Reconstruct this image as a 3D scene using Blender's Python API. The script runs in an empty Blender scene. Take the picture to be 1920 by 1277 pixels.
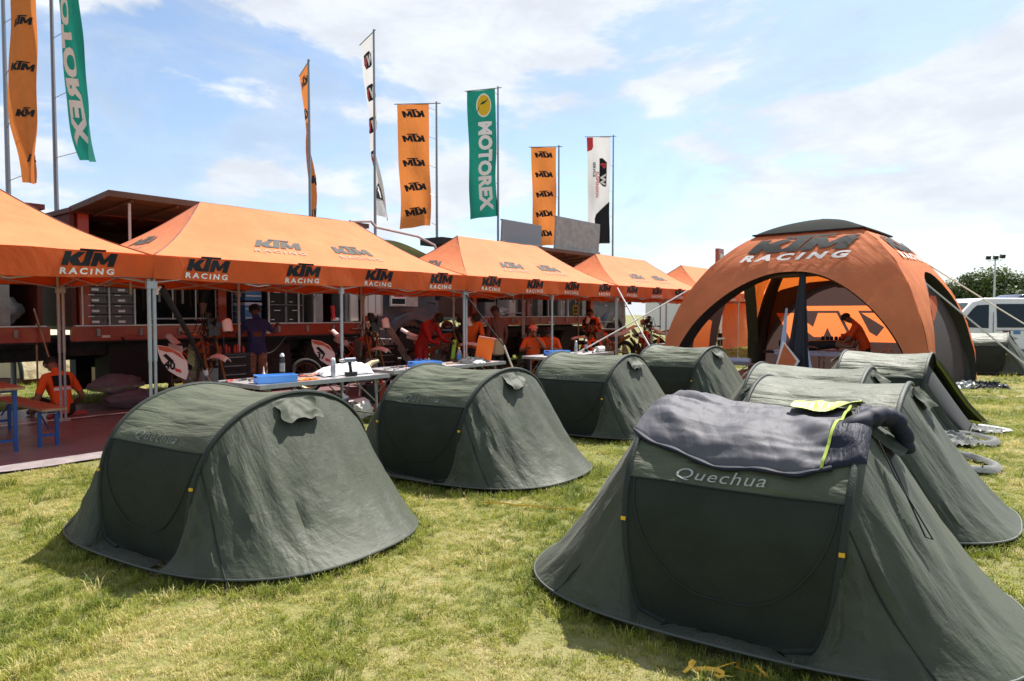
import bpy, bmesh, math, random
from mathutils import Vector, Matrix, noise, Euler
from mathutils.geometry import tessellate_polygon
random.seed(7)
PI = math.pi
sc = bpy.context.scene
COL = sc.collection
# ------------------------------------------------------------------ camera
cd = bpy.data.cameras.new('camera'); cam = bpy.data.objects.new('camera', cd); COL.objects.link(cam)
cam.location = (0, 0, 1.6); cam.rotation_euler = (PI/2 - 0.0392, 0, 0)
cd.sensor_width = 36; cd.lens = 23.98; cd.clip_start = 0.05; cd.clip_end = 3000
cd.dof.use_dof = True; cd.dof.focus_distance = 5.5; cd.dof.aperture_fstop = 5.0
sc.camera = cam
# ------------------------------------------------------------------ sun and sky
SUN = Vector((0.455, 0.56, 1.0)).normalized()          # direction towards the sun
sl = bpy.data.lights.new('sun', 'SUN'); sl.energy = 5.0; sl.angle = math.radians(0.6); sl.color = (1, 0.955, 0.89)
so = bpy.data.objects.new('sun', sl); COL.objects.link(so)
so.rotation_euler = SUN.to_track_quat('Z', 'Y').to_euler()
w = bpy.data.worlds.new('World'); sc.world = w; w.use_nodes = True
nt = w.node_tree; nt.nodes.clear()
def N(t, ty, **kw):
    n = t.nodes.new(ty)
    for k, v in kw.items(): setattr(n, k, v)
    return n
sky = N(nt, 'ShaderNodeTexSky', sky_type='NISHITA', sun_disc=False)
sky.sun_elevation = math.asin(SUN.z); sky.sun_rotation = math.atan2(SUN.x, SUN.y)
sky.air_density = 1.0; sky.dust_density = 0.7; sky.ozone_density = 1.6
bg = N(nt, 'ShaderNodeBackground'); bg.inputs[1].default_value = 0.066
out = N(nt, 'ShaderNodeOutputWorld')
tc = N(nt, 'ShaderNodeTexCoord')
sep = N(nt, 'ShaderNodeSeparateXYZ'); nt.links.new(tc.outputs['Generated'], sep.inputs[0])
def M(t, op, a, b=None, c=None, clamp=False):
    n = N(t, 'ShaderNodeMath', operation=op); n.use_clamp = clamp
    for i, v in enumerate((a, b, c)):
        if v is None: continue
        if isinstance(v, (int, float)): n.inputs[i].default_value = v
        else: t.links.new(v, n.inputs[i])
    return n.outputs[0]
cmb = N(nt, 'ShaderNodeCombineXYZ'); nt.links.new(sep.outputs[0], cmb.inputs[0]); nt.links.new(sep.outputs[1], cmb.inputs[1])
nt.links.new(M(nt, 'MULTIPLY', sep.outputs[2], 2.6), cmb.inputs[2])
def sky_noise(scale, detail, rough, dist, off):
    mp = N(nt, 'ShaderNodeMapping'); mp.inputs['Location'].default_value = off
    nt.links.new(cmb.outputs[0], mp.inputs[0])
    n = N(nt, 'ShaderNodeTexNoise'); n.inputs['Scale'].default_value = scale; n.inputs['Detail'].default_value = detail
    n.inputs['Roughness'].default_value = rough; n.inputs['Distortion'].default_value = dist
    nt.links.new(mp.outputs[0], n.inputs['Vector']); return n.outputs[0]
def ramp(t, f, a, b, va=0.0, vb=1.0):
    n = N(t, 'ShaderNodeMapRange'); n.interpolation_type = 'SMOOTHSTEP'
    n.inputs[1].default_value = a; n.inputs[2].default_value = b; n.inputs[3].default_value = va; n.inputs[4].default_value = vb
    t.links.new(f, n.inputs[0]); return n.outputs[0]
big = sky_noise(1.9, 12, 0.55, 0.25, (0.30, 1.75, 0.55)); wisp = sky_noise(2.6, 8, 0.62, 1.1, (6.1, 2.7, 2))
tex2 = sky_noise(7.5, 8, 0.62, 0.3, (1, 5, 0))
m1 = ramp(nt, big, 0.46, 0.525); m2 = ramp(nt, wisp, 0.38, 0.68, 0.08, 0.62)
hz = ramp(nt, sep.outputs[2], 0.0, 0.20, 0.62, 0.0)
mask = M(nt, 'MAXIMUM', M(nt, 'MAXIMUM', m1, m2), hz)
mask = M(nt, 'MULTIPLY', mask, 0.95)
cbr = ramp(nt, tex2, 0.32, 0.68, 0.87, 1.06)
ccol = N(nt, 'ShaderNodeMix', data_type='RGBA'); ccol.inputs[6].default_value = (5.4, 6.2, 7.3, 1); ccol.inputs[7].default_value = (7.2, 7.6, 8.2, 1)
nt.links.new(m1, ccol.inputs[0])
cs = N(nt, 'ShaderNodeVectorMath', operation='SCALE'); nt.links.new(ccol.outputs[2], cs.inputs[0]); nt.links.new(cbr, cs.inputs['Scale'])
mix = N(nt, 'ShaderNodeMix', data_type='RGBA'); nt.links.new(mask, mix.inputs[0])
skm = N(nt, 'ShaderNodeVectorMath', operation='SCALE'); nt.links.new(sky.outputs[0], skm.inputs[0]); skm.inputs['Scale'].default_value = 1.45
nt.links.new(skm.outputs[0], mix.inputs[6]); nt.links.new(cs.outputs[0], mix.inputs[7])
nt.links.new(mix.outputs[2], bg.inputs[0]); nt.links.new(bg.outputs[0], out.inputs[0])
sc.view_settings.view_transform = 'Standard'; sc.view_settings.look = 'None'
sc.view_settings.exposure = 0.95; sc.view_settings.gamma = 1.0; sc.view_settings.use_curve_mapping = False
sc.render.engine = 'CYCLES'
sc.cycles.max_bounces = 8; sc.cycles.transparent_max_bounces = 8; sc.cycles.use_denoising = True
sc.cycles.sample_clamp_indirect = 8
# ------------------------------------------------------------------ row frame
TH, RHO = 0.6685, 8.53
rv = Vector((math.sin(TH), math.cos(TH), 0)); nv = Vector((-math.cos(TH), math.sin(TH), 0))
RZ = math.atan2(rv.y, rv.x)
def R(s, t, z=0.0):
    p = (RHO + t)*nv + s*rv; return Vector((p.x, p.y, z))
# ------------------------------------------------------------------ materials
def mat(name, col, rough=0.7, metal=0.0, var=0.0, vscale=8.0, bump=0.0, bscale=60.0, trans=0.0, tcol=None, sheen=0.0,
        uvbump=None, col2=None, spec=0.5, alpha=None, coat=0.0, stretch=None, detail=4):
    m = bpy.data.materials.new(name); m.use_nodes = True; t = m.node_tree
    b = t.nodes['Principled BSDF']; o = t.nodes['Material Output']
    b.inputs['Base Color'].default_value = (*col, 1); b.inputs['Roughness'].default_value = rough
    b.inputs['Metallic'].default_value = metal; b.inputs['Specular IOR Level'].default_value = spec
    b.inputs['Sheen Weight'].default_value = sheen; b.inputs['Sheen Roughness'].default_value = 0.45
    b.inputs['Coat Weight'].default_value = coat
    tcn = N(t, 'ShaderNodeTexCoord'); vec = tcn.outputs['Object']
    if stretch:
        mp = N(t, 'ShaderNodeMapping'); mp.inputs['Scale'].default_value = stretch; t.links.new(vec, mp.inputs[0]); vec = mp.outputs[0]
    if var > 0 or col2:
        n = N(t, 'ShaderNodeTexNoise'); n.inputs['Scale'].default_value = vscale; n.inputs['Detail'].default_value = 6; n.inputs['Roughness'].default_value = 0.65
        t.links.new(vec, n.inputs['Vector'])
        mx = N(t, 'ShaderNodeMix', data_type='RGBA')
        f = ramp(t, n.outputs[0], 0.36, 0.64); t.links.new(f, mx.inputs[0])
        c2 = col2 or tuple(max(0, c*(1+var)) for c in col); c1 = col if col2 else tuple(c*(1-var) for c in col)
        mx.inputs[6].default_value = (*c1, 1); mx.inputs[7].default_value = (*c2, 1)
        t.links.new(mx.outputs[2], b.inputs['Base Color'])
    hgt = None
    if bump > 0:
        n2 = N(t, 'ShaderNodeTexNoise'); n2.inputs['Scale'].default_value = bscale; n2.inputs['Detail'].default_value = detail
        t.links.new(vec, n2.inputs['Vector']); hgt = n2.outputs[0]
        bp = N(t, 'ShaderNodeBump'); bp.inputs['Strength'].default_value = 1.0; bp.inputs['Distance'].default_value = bump
        t.links.new(hgt, bp.inputs['Height']); last = bp.outputs[0]
        t.links.new(last, b.inputs['Normal'])
    else: last = None
    if uvbump:   # (scale u, scale v, distance): long creases in the cloth's own directions
        for k, (su, sv, dist) in enumerate(uvbump):
            mp = N(t, 'ShaderNodeMapping'); mp.inputs['Scale'].default_value = (su, sv, 1); mp.inputs['Location'].default_value = (k*3.1, k*1.7, 0)
            t.links.new(tcn.outputs['UV'], mp.inputs[0])
            n3 = N(t, 'ShaderNodeTexNoise'); n3.inputs['Scale'].default_value = 1; n3.inputs['Detail'].default_value = 5; n3.inputs['Distortion'].default_value = 0.5
            t.links.new(mp.outputs[0], n3.inputs['Vector'])
            a = M(t, 'ABSOLUTE', M(t, 'SUBTRACT', n3.outputs[0], 0.5))
            bp = N(t, 'ShaderNodeBump'); bp.inputs['Distance'].default_value = dist; t.links.new(a, bp.inputs['Height'])
            if last: t.links.new(last, bp.inputs['Normal'])
            last = bp.outputs[0]
        t.links.new(last, b.inputs['Normal'])
    surf = b.outputs[0]
    if trans > 0:
        tr = N(t, 'ShaderNodeBsdfTranslucent'); tr.inputs[0].default_value = (*(tcol or col), 1)
        if last: t.links.new(last, tr.inputs['Normal'])
        ms = N(t, 'ShaderNodeMixShader'); ms.inputs[0].default_value = trans
        t.links.new(surf, ms.inputs[1]); t.links.new(tr.outputs[0], ms.inputs[2]); surf = ms.outputs[0]
    if alpha is not None:
        tp = N(t, 'ShaderNodeBsdfTransparent'); ms = N(t, 'ShaderNodeMixShader'); ms.inputs[0].default_value = 1-alpha
        t.links.new(surf, ms.inputs[1]); t.links.new(tp.outputs[0], ms.inputs[2]); surf = ms.outputs[0]
    t.links.new(surf, o.inputs[0])
    return m
OR = (0.74, 0.235, 0.098)
MT = {}
def mk(k, *a, **kw): MT[k] = mat(k, *a, **kw)
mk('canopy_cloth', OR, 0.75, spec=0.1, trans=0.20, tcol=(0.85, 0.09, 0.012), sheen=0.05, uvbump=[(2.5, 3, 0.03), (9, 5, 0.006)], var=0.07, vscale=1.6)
mk('valance_shaded', (0.62, 0.115, 0.012), 0.7, trans=0.30, tcol=(0.88, 0.045, 0.005), uvbump=[(2.2, 1.5, 0.02), (7, 3, 0.004)], var=0.06, vscale=3)  # same cloth as the roof, its shade put into a darker colour
mk('print_black', (0.016, 0.018, 0.020), 0.75, spec=0.15)
mk('roof_letter', (0.34, 0.27, 0.21), 0.8, spec=0.1)
mk('print_grey', (0.105, 0.10, 0.09), 0.8, spec=0.1)
mk('skirt_grey', (0.17, 0.175, 0.165), 0.8, spec=.1, bump=.01, bscale=14)
mk('zip_grey', (0.034, 0.038, 0.032), 0.7, spec=.15)
mk('script_pale', (0.34, 0.35, 0.32), 0.7, spec=.15)
mk('script_dim', (0.17, 0.185, 0.165), 0.7, spec=.15)
mk('sheet_sunlit', (0.25, 0.22, 0.22), 0.6, var=.15, vscale=5, bump=.02, bscale=6)  # paler copy of the ground sheet, sunlight on its front painted in
mk('print_pale', (0.62, 0.60, 0.56), 0.6)
mk('print_white', (0.78, 0.78, 0.78), 0.6)
mk('print_silver', (0.33, 0.35, 0.34), 0.5)
mk('print_red', (0.55, 0.03, 0.03), 0.6)
mk('pole_metal', (0.36, 0.38, 0.40), 0.4, metal=0.25, var=0.08)
mk('flag_pole', (0.20, 0.22, 0.25), 0.4, metal=0.5)
mk('flag_orange', (0.58, 0.19, 0.055), 0.8, spec=.1, trans=0.35, tcol=(0.72, 0.24, 0.06), uvbump=[(7, 1.5, 0.03)], var=0.06)
mk('flag_green', (0.014, 0.13, 0.105), 0.8, spec=.1, trans=0.3, tcol=(0.015, 0.22, 0.17), uvbump=[(7, 1.5, 0.03)], var=0.1)
mk('flag_white', (0.55, 0.55, 0.57), 0.7, trans=0.4, tcol=(0.7, 0.7, 0.72), uvbump=[(7, 1.5, 0.02)])
mk('flag_yellow', (0.85, 0.58, 0.02), 0.7, trans=0.3)
tent_kw = dict(sheen=0.08, var=0.14, vscale=2.2, bump=0.0008, bscale=240, spec=0.26)
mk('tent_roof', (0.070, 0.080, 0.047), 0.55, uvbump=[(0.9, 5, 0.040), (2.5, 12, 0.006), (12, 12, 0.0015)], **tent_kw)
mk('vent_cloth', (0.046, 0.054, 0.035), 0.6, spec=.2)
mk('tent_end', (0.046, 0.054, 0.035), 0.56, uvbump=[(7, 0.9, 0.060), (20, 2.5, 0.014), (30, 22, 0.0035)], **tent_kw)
mk('tent_door_shaded', (0.024, 0.029, 0.021), 0.65, uvbump=[(1, 7, 0.02), (9, 9, 0.004)], sheen=0.0, spec=0.12, var=0.1, vscale=3)  # same fabric as the fly; the door's shade is put into the colour
mk('tent_sleeve', (0.020, 0.027, 0.021), 0.6, spec=.25, sheen=0.05, bump=0.002, bscale=90)
mk('tent_hem', (0.055, 0.064, 0.055), 0.6)
mk('tent_inner', (0.012, 0.013, 0.014), 0.8)
mk('toggle_yellow', (0.75, 0.42, 0.02), 0.5)
mk('olive_lining', (0.055, 0.065, 0.012), 0.7, trans=0.3)
mk('bag_grey', (0.092, 0.090, 0.102), 0.65, spec=0.25, uvbump=[(5, 6, 0.012)], var=0.06, vscale=3)
mk('bag_navy', (0.014, 0.016, 0.030), 0.65, spec=.25, uvbump=[(14, 6, 0.03)])
mk('bag_lime', (0.38, 0.48, 0.06), 0.5, uvbump=[(9, 6, 0.03)])
mk('black_matte', (0.012, 0.012, 0.013), 0.8)
mk('black_gloss', (0.014, 0.014, 0.016), 0.3)
mk('dome_cloth', (0.62, 0.205, 0.092), 0.8, spec=.1, trans=0.22, tcol=(0.95, 0.22, 0.03), uvbump=[(2.5, 6, 0.03), (10, 9, 0.006)], var=0.07, vscale=1.5)
mk('dome_glow', (0.6, 0.16, 0.05), 0.7, trans=0.55, tcol=(0.80, 0.20, 0.06), uvbump=[(2, 12, 0.03)])
mk('dome_mesh', (0.035, 0.026, 0.028), 0.85, trans=0.3, tcol=(0.10, 0.06, 0.055), var=0.15)
mk('dome_black', (0.010, 0.010, 0.011), 0.7, bump=0.01, bscale=9)
mk('dome_cap', (0.022, 0.024, 0.021), 0.9, spec=0.05)
mk('blue_white', (0.42, 0.50, 0.68), 0.6)
mk('navy_cloth', (0.010, 0.013, 0.022), 0.7)
mk('red_carpet', (0.30, 0.045, 0.022), 0.9, var=0.2, vscale=5, bump=0.004, bscale=60)
mk('tarp', (0.215, 0.125, 0.125), 0.42, var=0.1, vscale=1.3, bump=0.02, bscale=3.0, detail=8)  # pale sheet; red canopy light and shade are mixed into this colour
mk('truck_orange', (0.28, 0.030, 0.006), 0.4, var=0.15, vscale=3, coat=0.3)
mk('truck_red', (0.09, 0.013, 0.008), 0.6, var=0.2, vscale=3)
mk('truck_dark', (0.016, 0.014, 0.013), 0.8, var=0.3)
mk('lid_brown', (0.075, 0.045, 0.030), 0.7, var=0.25, vscale=2, stretch=(0.4, 6, 1))
mk('truck_slate', (0.065, 0.078, 0.10), 0.38, var=0.12, coat=0.3)
mk('deflector', (0.14, 0.17, 0.22), 0.35, coat=0.4)
mk('glass_dark', (0.010, 0.016, 0.018), 0.08, spec=0.35)
mk('alu', (0.50, 0.51, 0.52), 0.38, metal=0.55, var=0.1, vscale=6)
mk('alu_dull', (0.26, 0.27, 0.27), 0.5, metal=0.4, var=0.15, vscale=5)
mk('white_paint', (0.72, 0.73, 0.75), 0.35, coat=0.4, var=0.03)
mk('tyre', (0.016, 0.016, 0.017), 0.85, bump=0.01, bscale=40)
mk('crate_grey', (0.115, 0.115, 0.13), 0.55, var=0.08)
mk('label_white', (0.7, 0.7, 0.7), 0.6)
mk('blue_plastic', (0.22, 0.52, 0.88), 0.3, trans=0.3, tcol=(0.12, 0.42, 0.9))
mk('blue_box', (0.06, 0.19, 0.42), 0.4)
mk('blue_steel', (0.012, 0.07, 0.26), 0.45)
mk('bench_wood', (0.36, 0.12, 0.065), 0.45, var=0.12, vscale=3, stretch=(1, 8, 1), coat=0.2)
mk('wood', (0.34, 0.19, 0.10), 0.7, var=0.2)
mk('red_plastic', (0.42, 0.03, 0.02), 0.45)
mk('signal_orange', (0.95, 0.22, 0.02), 0.5, trans=0.2)
mk('skin', (0.24, 0.115, 0.07), 0.55)
mk('skin_dark', (0.10, 0.045, 0.028), 0.55)
mk('hair', (0.012, 0.009, 0.008), 0.7, bump=0.006, bscale=60)
mk('shirt_orange', (0.80, 0.105, 0.010), 0.8, bump=0.02, bscale=9)
mk('overall_red', (0.34, 0.010, 0.008), 0.8, bump=0.025, bscale=8)
mk('shirt_navy', (0.020, 0.030, 0.12), 0.85, bump=0.02, bscale=9)
mk('shorts_plaid', (0.32, 0.19, 0.12), 0.85, col2=(0.16, 0.07, 0.05), vscale=14, stretch=(0.3, 0.3, 3))
mk('cloth_black', (0.014, 0.015, 0.017), 0.8, bump=0.02, bscale=9)
mk('cloth_brown', (0.14, 0.05, 0.035), 0.85)
mk('cloth_blue', (0.28, 0.36, 0.48), 0.85)
mk('jeans', (0.05, 0.08, 0.10), 0.85)
mk('cap_pink', (0.70, 0.22, 0.16), 0.7)
mk('shoe', (0.03, 0.03, 0.03), 0.7)
mk('tan_leather', (0.42, 0.34, 0.20), 0.6, bump=0.03, bscale=7)
mk('towel', (0.55, 0.56, 0.74), 0.95, bump=0.01, bscale=40)
mk('canvas_beige', (0.62, 0.52, 0.34), 0.8, trans=0.15, bump=0.06, bscale=4)
mk('poly_clear', (0.30, 0.24, 0.29), 0.3, trans=0.4, bump=0.05, bscale=9, alpha=0.75)
mk('bike_black', (0.015, 0.015, 0.016), 0.4)
mk('bike_metal', (0.30, 0.29, 0.27), 0.35, metal=0.7, var=0.2, vscale=20)
mk('bike_white', (0.74, 0.60, 0.58), 0.4)
mk('bike_orange', (0.50, 0.06, 0.012), 0.4)
mk('gold_metal', (0.20, 0.12, 0.04), 0.35, metal=0.7)
mk('strap_white', (0.66, 0.63, 0.60), 0.7)
mk('strap_yellow', (0.72, 0.40, 0.03), 0.6)
mk('neon_green', (0.28, 0.55, 0.05), 0.5)
mk('leaf', (0.050, 0.078, 0.022), 0.6, trans=0.2, tcol=(0.09, 0.14, 0.02), col2=(0.10, 0.135, 0.035), vscale=0.35)
mk('bark', (0.10, 0.075, 0.05), 0.9, bump=0.03, bscale=12)
mk('van_blue', (0.012, 0.020, 0.075), 0.25, coat=0.5)
# ------------------------------------------------------------------ object helpers
class MB:
    def __init__(s): s.v = []; s.f = []; s.mi = []; s.uv = {}
    def add(s, vs, fs, mi=0):
        o = len(s.v); s.v += [tuple(v) for v in vs]
        for f in fs: s.f.append([i+o for i in f]); s.mi.append(mi)
        return o
    def box(s, c, d, rot=None, mi=0, taper=1.0):
        x, y, z = d[0]/2, d[1]/2, d[2]/2
        vs = []
        for a in (-1, 1):
            k = taper if a > 0 else 1.0
            for bx_, by_ in ((-1, -1), (1, -1), (1, 1), (-1, 1)): vs.append(Vector((bx_*x*k, by_*y*k, a*z)))
        if rot: Rm = Euler(rot).to_matrix(); vs = [Rm @ v for v in vs]
        vs = [v + Vector(c) for v in vs]
        s.add(vs, [(0, 3, 2, 1), (4, 5, 6, 7), (0, 1, 5, 4), (1, 2, 6, 5), (2, 3, 7, 6), (3, 0, 4, 7)], mi)
        return s
    def tube(s, pts, r, seg=8, mi=0, closed=False, caps=True, flat=1.0):
        pts = [Vector(p) for p in pts]; n = len(pts)
        rs = r if isinstance(r, (list, tuple)) else [r]*n
        vs = []; up = None
        for i in range(n):
            if closed: d = pts[(i+1) % n] - pts[i-1]
            else: d = pts[min(i+1, n-1)] - pts[max(i-1, 0)]
            if d.length < 1e-9: d = Vector((0, 0, 1))
            d.normalize()
            if up is None: up = Vector((0, 0, 1)) if abs(d.z) < 0.9 else Vector((1, 0, 0))
            a = d.cross(up)
            if a.length < 1e-6: a = d.orthogonal()
            a.normalize(); b = a.cross(d).normalized(); up = b
            for k in range(seg):
                q = 2*PI*k/seg; vs.append(pts[i] + a*math.cos(q)*rs[i] + b*math.sin(q)*rs[i]*flat)
        fs = []
        m = n if closed else n-1
        for i in range(m):
            j = (i+1) % n
            for k in range(seg):
                k2 = (k+1) % seg; fs.append((i*seg+k, i*seg+k2, j*seg+k2, j*seg+k))
        if not closed and caps: fs += [tuple(range(seg))[::-1], tuple((n-1)*seg+k for k in range(seg))]
        s.add(vs, fs, mi); return s
    def lathe(s, prof, c=(0, 0, 0), seg=16, axis='z', mi=0):
        vs = []
        for (r_, h) in prof:
            for k in range(seg):
                q = 2*PI*k/seg; a, b = r_*math.cos(q), r_*math.sin(q)
                p = (a, b, h) if axis == 'z' else ((a, h, b) if axis == 'y' else (h, a, b))
                vs.append(Vector(p) + Vector(c))
        fs = []
        for i in range(len(prof)-1):
            for k in range(seg):
                k2 = (k+1) % seg; fs.append((i*seg+k, i*seg+k2, (i+1)*seg+k2, (i+1)*seg+k))
        fs += [tuple(range(seg))[::-1], tuple((len(prof)-1)*seg+k for k in range(seg))]
        s.add(vs, fs, mi); return s
    def ball(s, c, r, seg=12, rings=8, mi=0, nz=0.0, sd=0):
        r = r if isinstance(r, (tuple, list)) else (r, r, r); vs = []; 
        for i in range(rings+1):
            th = PI*i/rings
            for k in range(seg):
                q = 2*PI*k/seg; d = Vector((math.sin(th)*math.cos(q), math.sin(th)*math.sin(q), math.cos(th)))
                e = 1 + (nz*noise.noise(d*2.2 + Vector((sd, 0, 0))) if nz else 0)
                vs.append(Vector((d.x*r[0]*e, d.y*r[1]*e, d.z*r[2]*e)) + Vector(c))
        fs = []
        for i in range(rings):
            for k in range(seg):
                k2 = (k+1) % seg; fs.append((i*seg+k, (i+1)*seg+k, (i+1)*seg+k2, i*seg+k2))
        s.add(vs, fs, mi); return s
    def grid(s, fn, nu, nv_, u0=0., u1=1., v0=0., v1=1., mi=0, thick=0.0, uvs=(1, 1)):
        P = [[Vector(fn(u0+(u1-u0)*i/nu, v0+(v1-v0)*j/nv_)) for j in range(nv_+1)] for i in range(nu+1)]
        flat = [p for row in P for p in row]
        q = lambda i, j: i*(nv_+1)+j
        fs = [(q(i, j), q(i+1, j), q(i+1, j+1), q(i, j+1)) for i in range(nu) for j in range(nv_)]
        o = s.add(flat, fs, mi)
        for i in range(nu+1):
            for j in range(nv_+1):
                s.uv[o+q(i, j)] = ((u0+(u1-u0)*i/nu)*uvs[0], (v0+(v1-v0)*j/nv_)*uvs[1])
        return s
    def poly(s, outline, z0, z1, fn=None, mi=0):
        """extruded 2-D outline (x, y) between z0 and z1; fn maps (x, y, z) to a point"""
        fn = fn or (lambda x, y, z: (x, y, z))
        n = len(outline); tri = tessellate_polygon([[Vector((x, y, 0)) for x, y in outline]])
        vs = [fn(x, y, z0) for x, y in outline] + [fn(x, y, z1) for x, y in outline]
        fs = [tuple(t) for t in tri] + [tuple(i+n for i in t)[::-1] for t in tri] + [(i, (i+1) % n, (i+1) % n+n, i+n) for i in range(n)]
        s.add(vs, fs, mi); return s
    def build_each(s, name, m, parent=None, **kw):
        par = list(range(len(s.v)))
        def fd(i):
            while par[i] != i: par[i] = par[par[i]]; i = par[i]
            return i
        for f in s.f:
            for i in f[1:]: par[fd(i)] = fd(f[0])
        grp = {}
        for k, f in enumerate(s.f): grp.setdefault(fd(f[0]), []).append(k)
        res = []
        for ks in grp.values():
            m2 = MB(); mp = {}
            for k in ks:
                ff = []
                for i in s.f[k]:
                    if i not in mp: mp[i] = len(m2.v); m2.v.append(s.v[i])
                    ff.append(mp[i])
                m2.f.append(ff); m2.mi.append(s.mi[k])
            res.append(m2.build(name, m, parent, **kw))
        return res
    def build(s, name, m, parent=None, smooth=True, solid=0.0, angle=40, recalc=True):
        me = bpy.data.meshes.new(name); me.from_pydata(s.v, [], s.f)
        ms = m if isinstance(m, (list, tuple)) else [m]
        for x in ms: me.materials.append(MT[x] if isinstance(x, str) else x)
        if len(ms) > 1: me.polygons.foreach_set('material_index', s.mi)
        if s.uv:
            ul = me.uv_layers.new(name='uv'); data = [0.0]*(2*len(me.loops))
            for l in me.loops:
                a = s.uv.get(l.vertex_index, (0, 0)); data[2*l.index] = a[0]; data[2*l.index+1] = a[1]
            ul.data.foreach_set('uv', data)
        if recalc:
            bm = bmesh.new(); bm.from_mesh(me); bmesh.ops.remove_doubles(bm, verts=bm.verts, dist=1e-5)
            bmesh.ops.recalc_face_normals(bm, faces=bm.faces); bm.to_mesh(me); bm.free()
        if smooth:
            me.polygons.foreach_set('use_smooth', [True]*len(me.polygons)); me.set_sharp_from_angle(angle=math.radians(angle))
        me.update()
        ob = bpy.data.objects.new(name, me); COL.objects.link(ob)
        if parent: ob.parent = parent
        if solid:
            md = ob.modifiers.new('thickness', 'SOLIDIFY'); md.thickness = solid; md.offset = -1
        return ob
def tag(o, label=None, cat=None, group=None, kind=None):
    if label: o['label'] = label
    if cat: o['category'] = cat
    if group: o['group'] = group
    if kind: o['kind'] = kind
    return o
def thing(name, label, cat, loc=(0, 0, 0), rz=0.0, group=None):
    o = bpy.data.objects.new(name, None); COL.objects.link(o); o.empty_display_size = 0.1
    o.location = loc; o.rotation_euler = (0, 0, rz); return tag(o, label, cat, group)
def copy_tree(o, parent=None):
    c = o.copy(); COL.objects.link(c); c.parent = parent
    for ch in list(o.children): copy_tree(ch, c)
    return c
def dup(o, loc, rz, label):
    c = copy_tree(o); c.location = loc; c.rotation_euler = (0, 0, rz); c['label'] = label; return c
def place(o, loc, rz=0.0): o.location = loc; o.rotation_euler = (0, 0, rz); return o
# ------------------------------------------------------------------ lettering
def text_mesh(txt, size=1.0, bold=0.02, shear=0.0, space=1.0, xs=1.0):
    cu = bpy.data.curves.new('t', 'FONT'); cu.body = txt; cu.size = size; cu.offset = bold; cu.shear = shear; cu.space_character = space
    cu.align_x = 'CENTER'; cu.resolution_u = 3
    ob = bpy.data.objects.new('t', cu); me = bpy.data.meshes.new_from_object(ob)
    vs = [(v.co.x*xs, v.co.y) for v in me.vertices]; fs = [tuple(p.vertices) for p in me.polygons]
    bpy.data.objects.remove(ob); bpy.data.curves.remove(cu); bpy.data.meshes.remove(me)
    if vs:
        ax = (min(v[0] for v in vs)+max(v[0] for v in vs))/2; vs = [(x-ax, y) for x, y in vs]
    return vs, fs
KT = [(0, 0), (.42, 0), (.42, .32), (.72, 0), (1.78, 0), (1.78, 1.08), (2.55, 1.08), (2.55, 1.25), (.85, 1.25), (.85, 1.08), (1.32, 1.08), (1.32, .35), (1.2, .2), (.92, .52), (1.27, 1), (.80, 1), (.42, .62), (.42, 1), (0, 1)]
MM = [(1.86, 0), (2.28, 0), (2.28, .48), (2.5, .14), (2.74, .14), (2.96, .48), (2.96, 0), (3.4, 0), (3.4, 1), (2.94, 1), (2.63, .5), (2.32, 1), (1.86, 1)]
def logo_mesh(shear=0.32):
    """the bold slanted three-letter mark, 3.4 wide and 1.25 high, centred on x"""
    vs = []; fs = []
    for pl in (KT, MM):
        o = len(vs); vs += [(x-1.7+(y-.5)*shear, y) for x, y in pl]
        fs += [tuple(i+o for i in t) for t in tessellate_polygon([[Vector((x, y, 0)) for x, y in pl]])]
    return vs, fs
def poly2d(pl):
    return list(pl), [tuple(t) for t in tessellate_polygon([[Vector((x, y, 0)) for x, y in pl]])]
def stamp(shape, fn, name, m, parent, scale=1.0, cuts=0, mirror=False):
    """lay flat lettering on a surface: fn(x, y) gives the point in the parent's space"""
    vs, fs = shape; me = bpy.data.meshes.new(name); me.from_pydata([(x*scale, y*scale, 0) for x, y in vs], [], fs)
    bm = bmesh.new(); bm.from_mesh(me)
    if cuts:
        bmesh.ops.triangulate(bm, faces=bm.faces)
        for _ in range(cuts):
            mx = 0.5*max([e.calc_length() for e in bm.edges] or [0])
            bmesh.ops.subdivide_edges(bm, edges=[e for e in bm.edges if e.calc_length() > mx], cuts=1)
            bmesh.ops.triangulate(bm, faces=bm.faces)
    for v in bm.verts:
        x, y = v.co.x, v.co.y
        if mirror: x = -x
        v.co = Vector(fn(x, y))
    bm.to_mesh(me); bm.free(); me.materials.append(MT[m])
    o = bpy.data.objects.new(name, me); COL.objects.link(o)
    if parent: o.parent = parent
    return o
LOGO = logo_mesh(); RAC = text_mesh('RACiNG', 0.62, 0.022, 0.12, 1.45, 1.25); RAC2 = text_mesh('RACING', 0.62, 0.03, 0.32, 1.5, 1.35)
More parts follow.
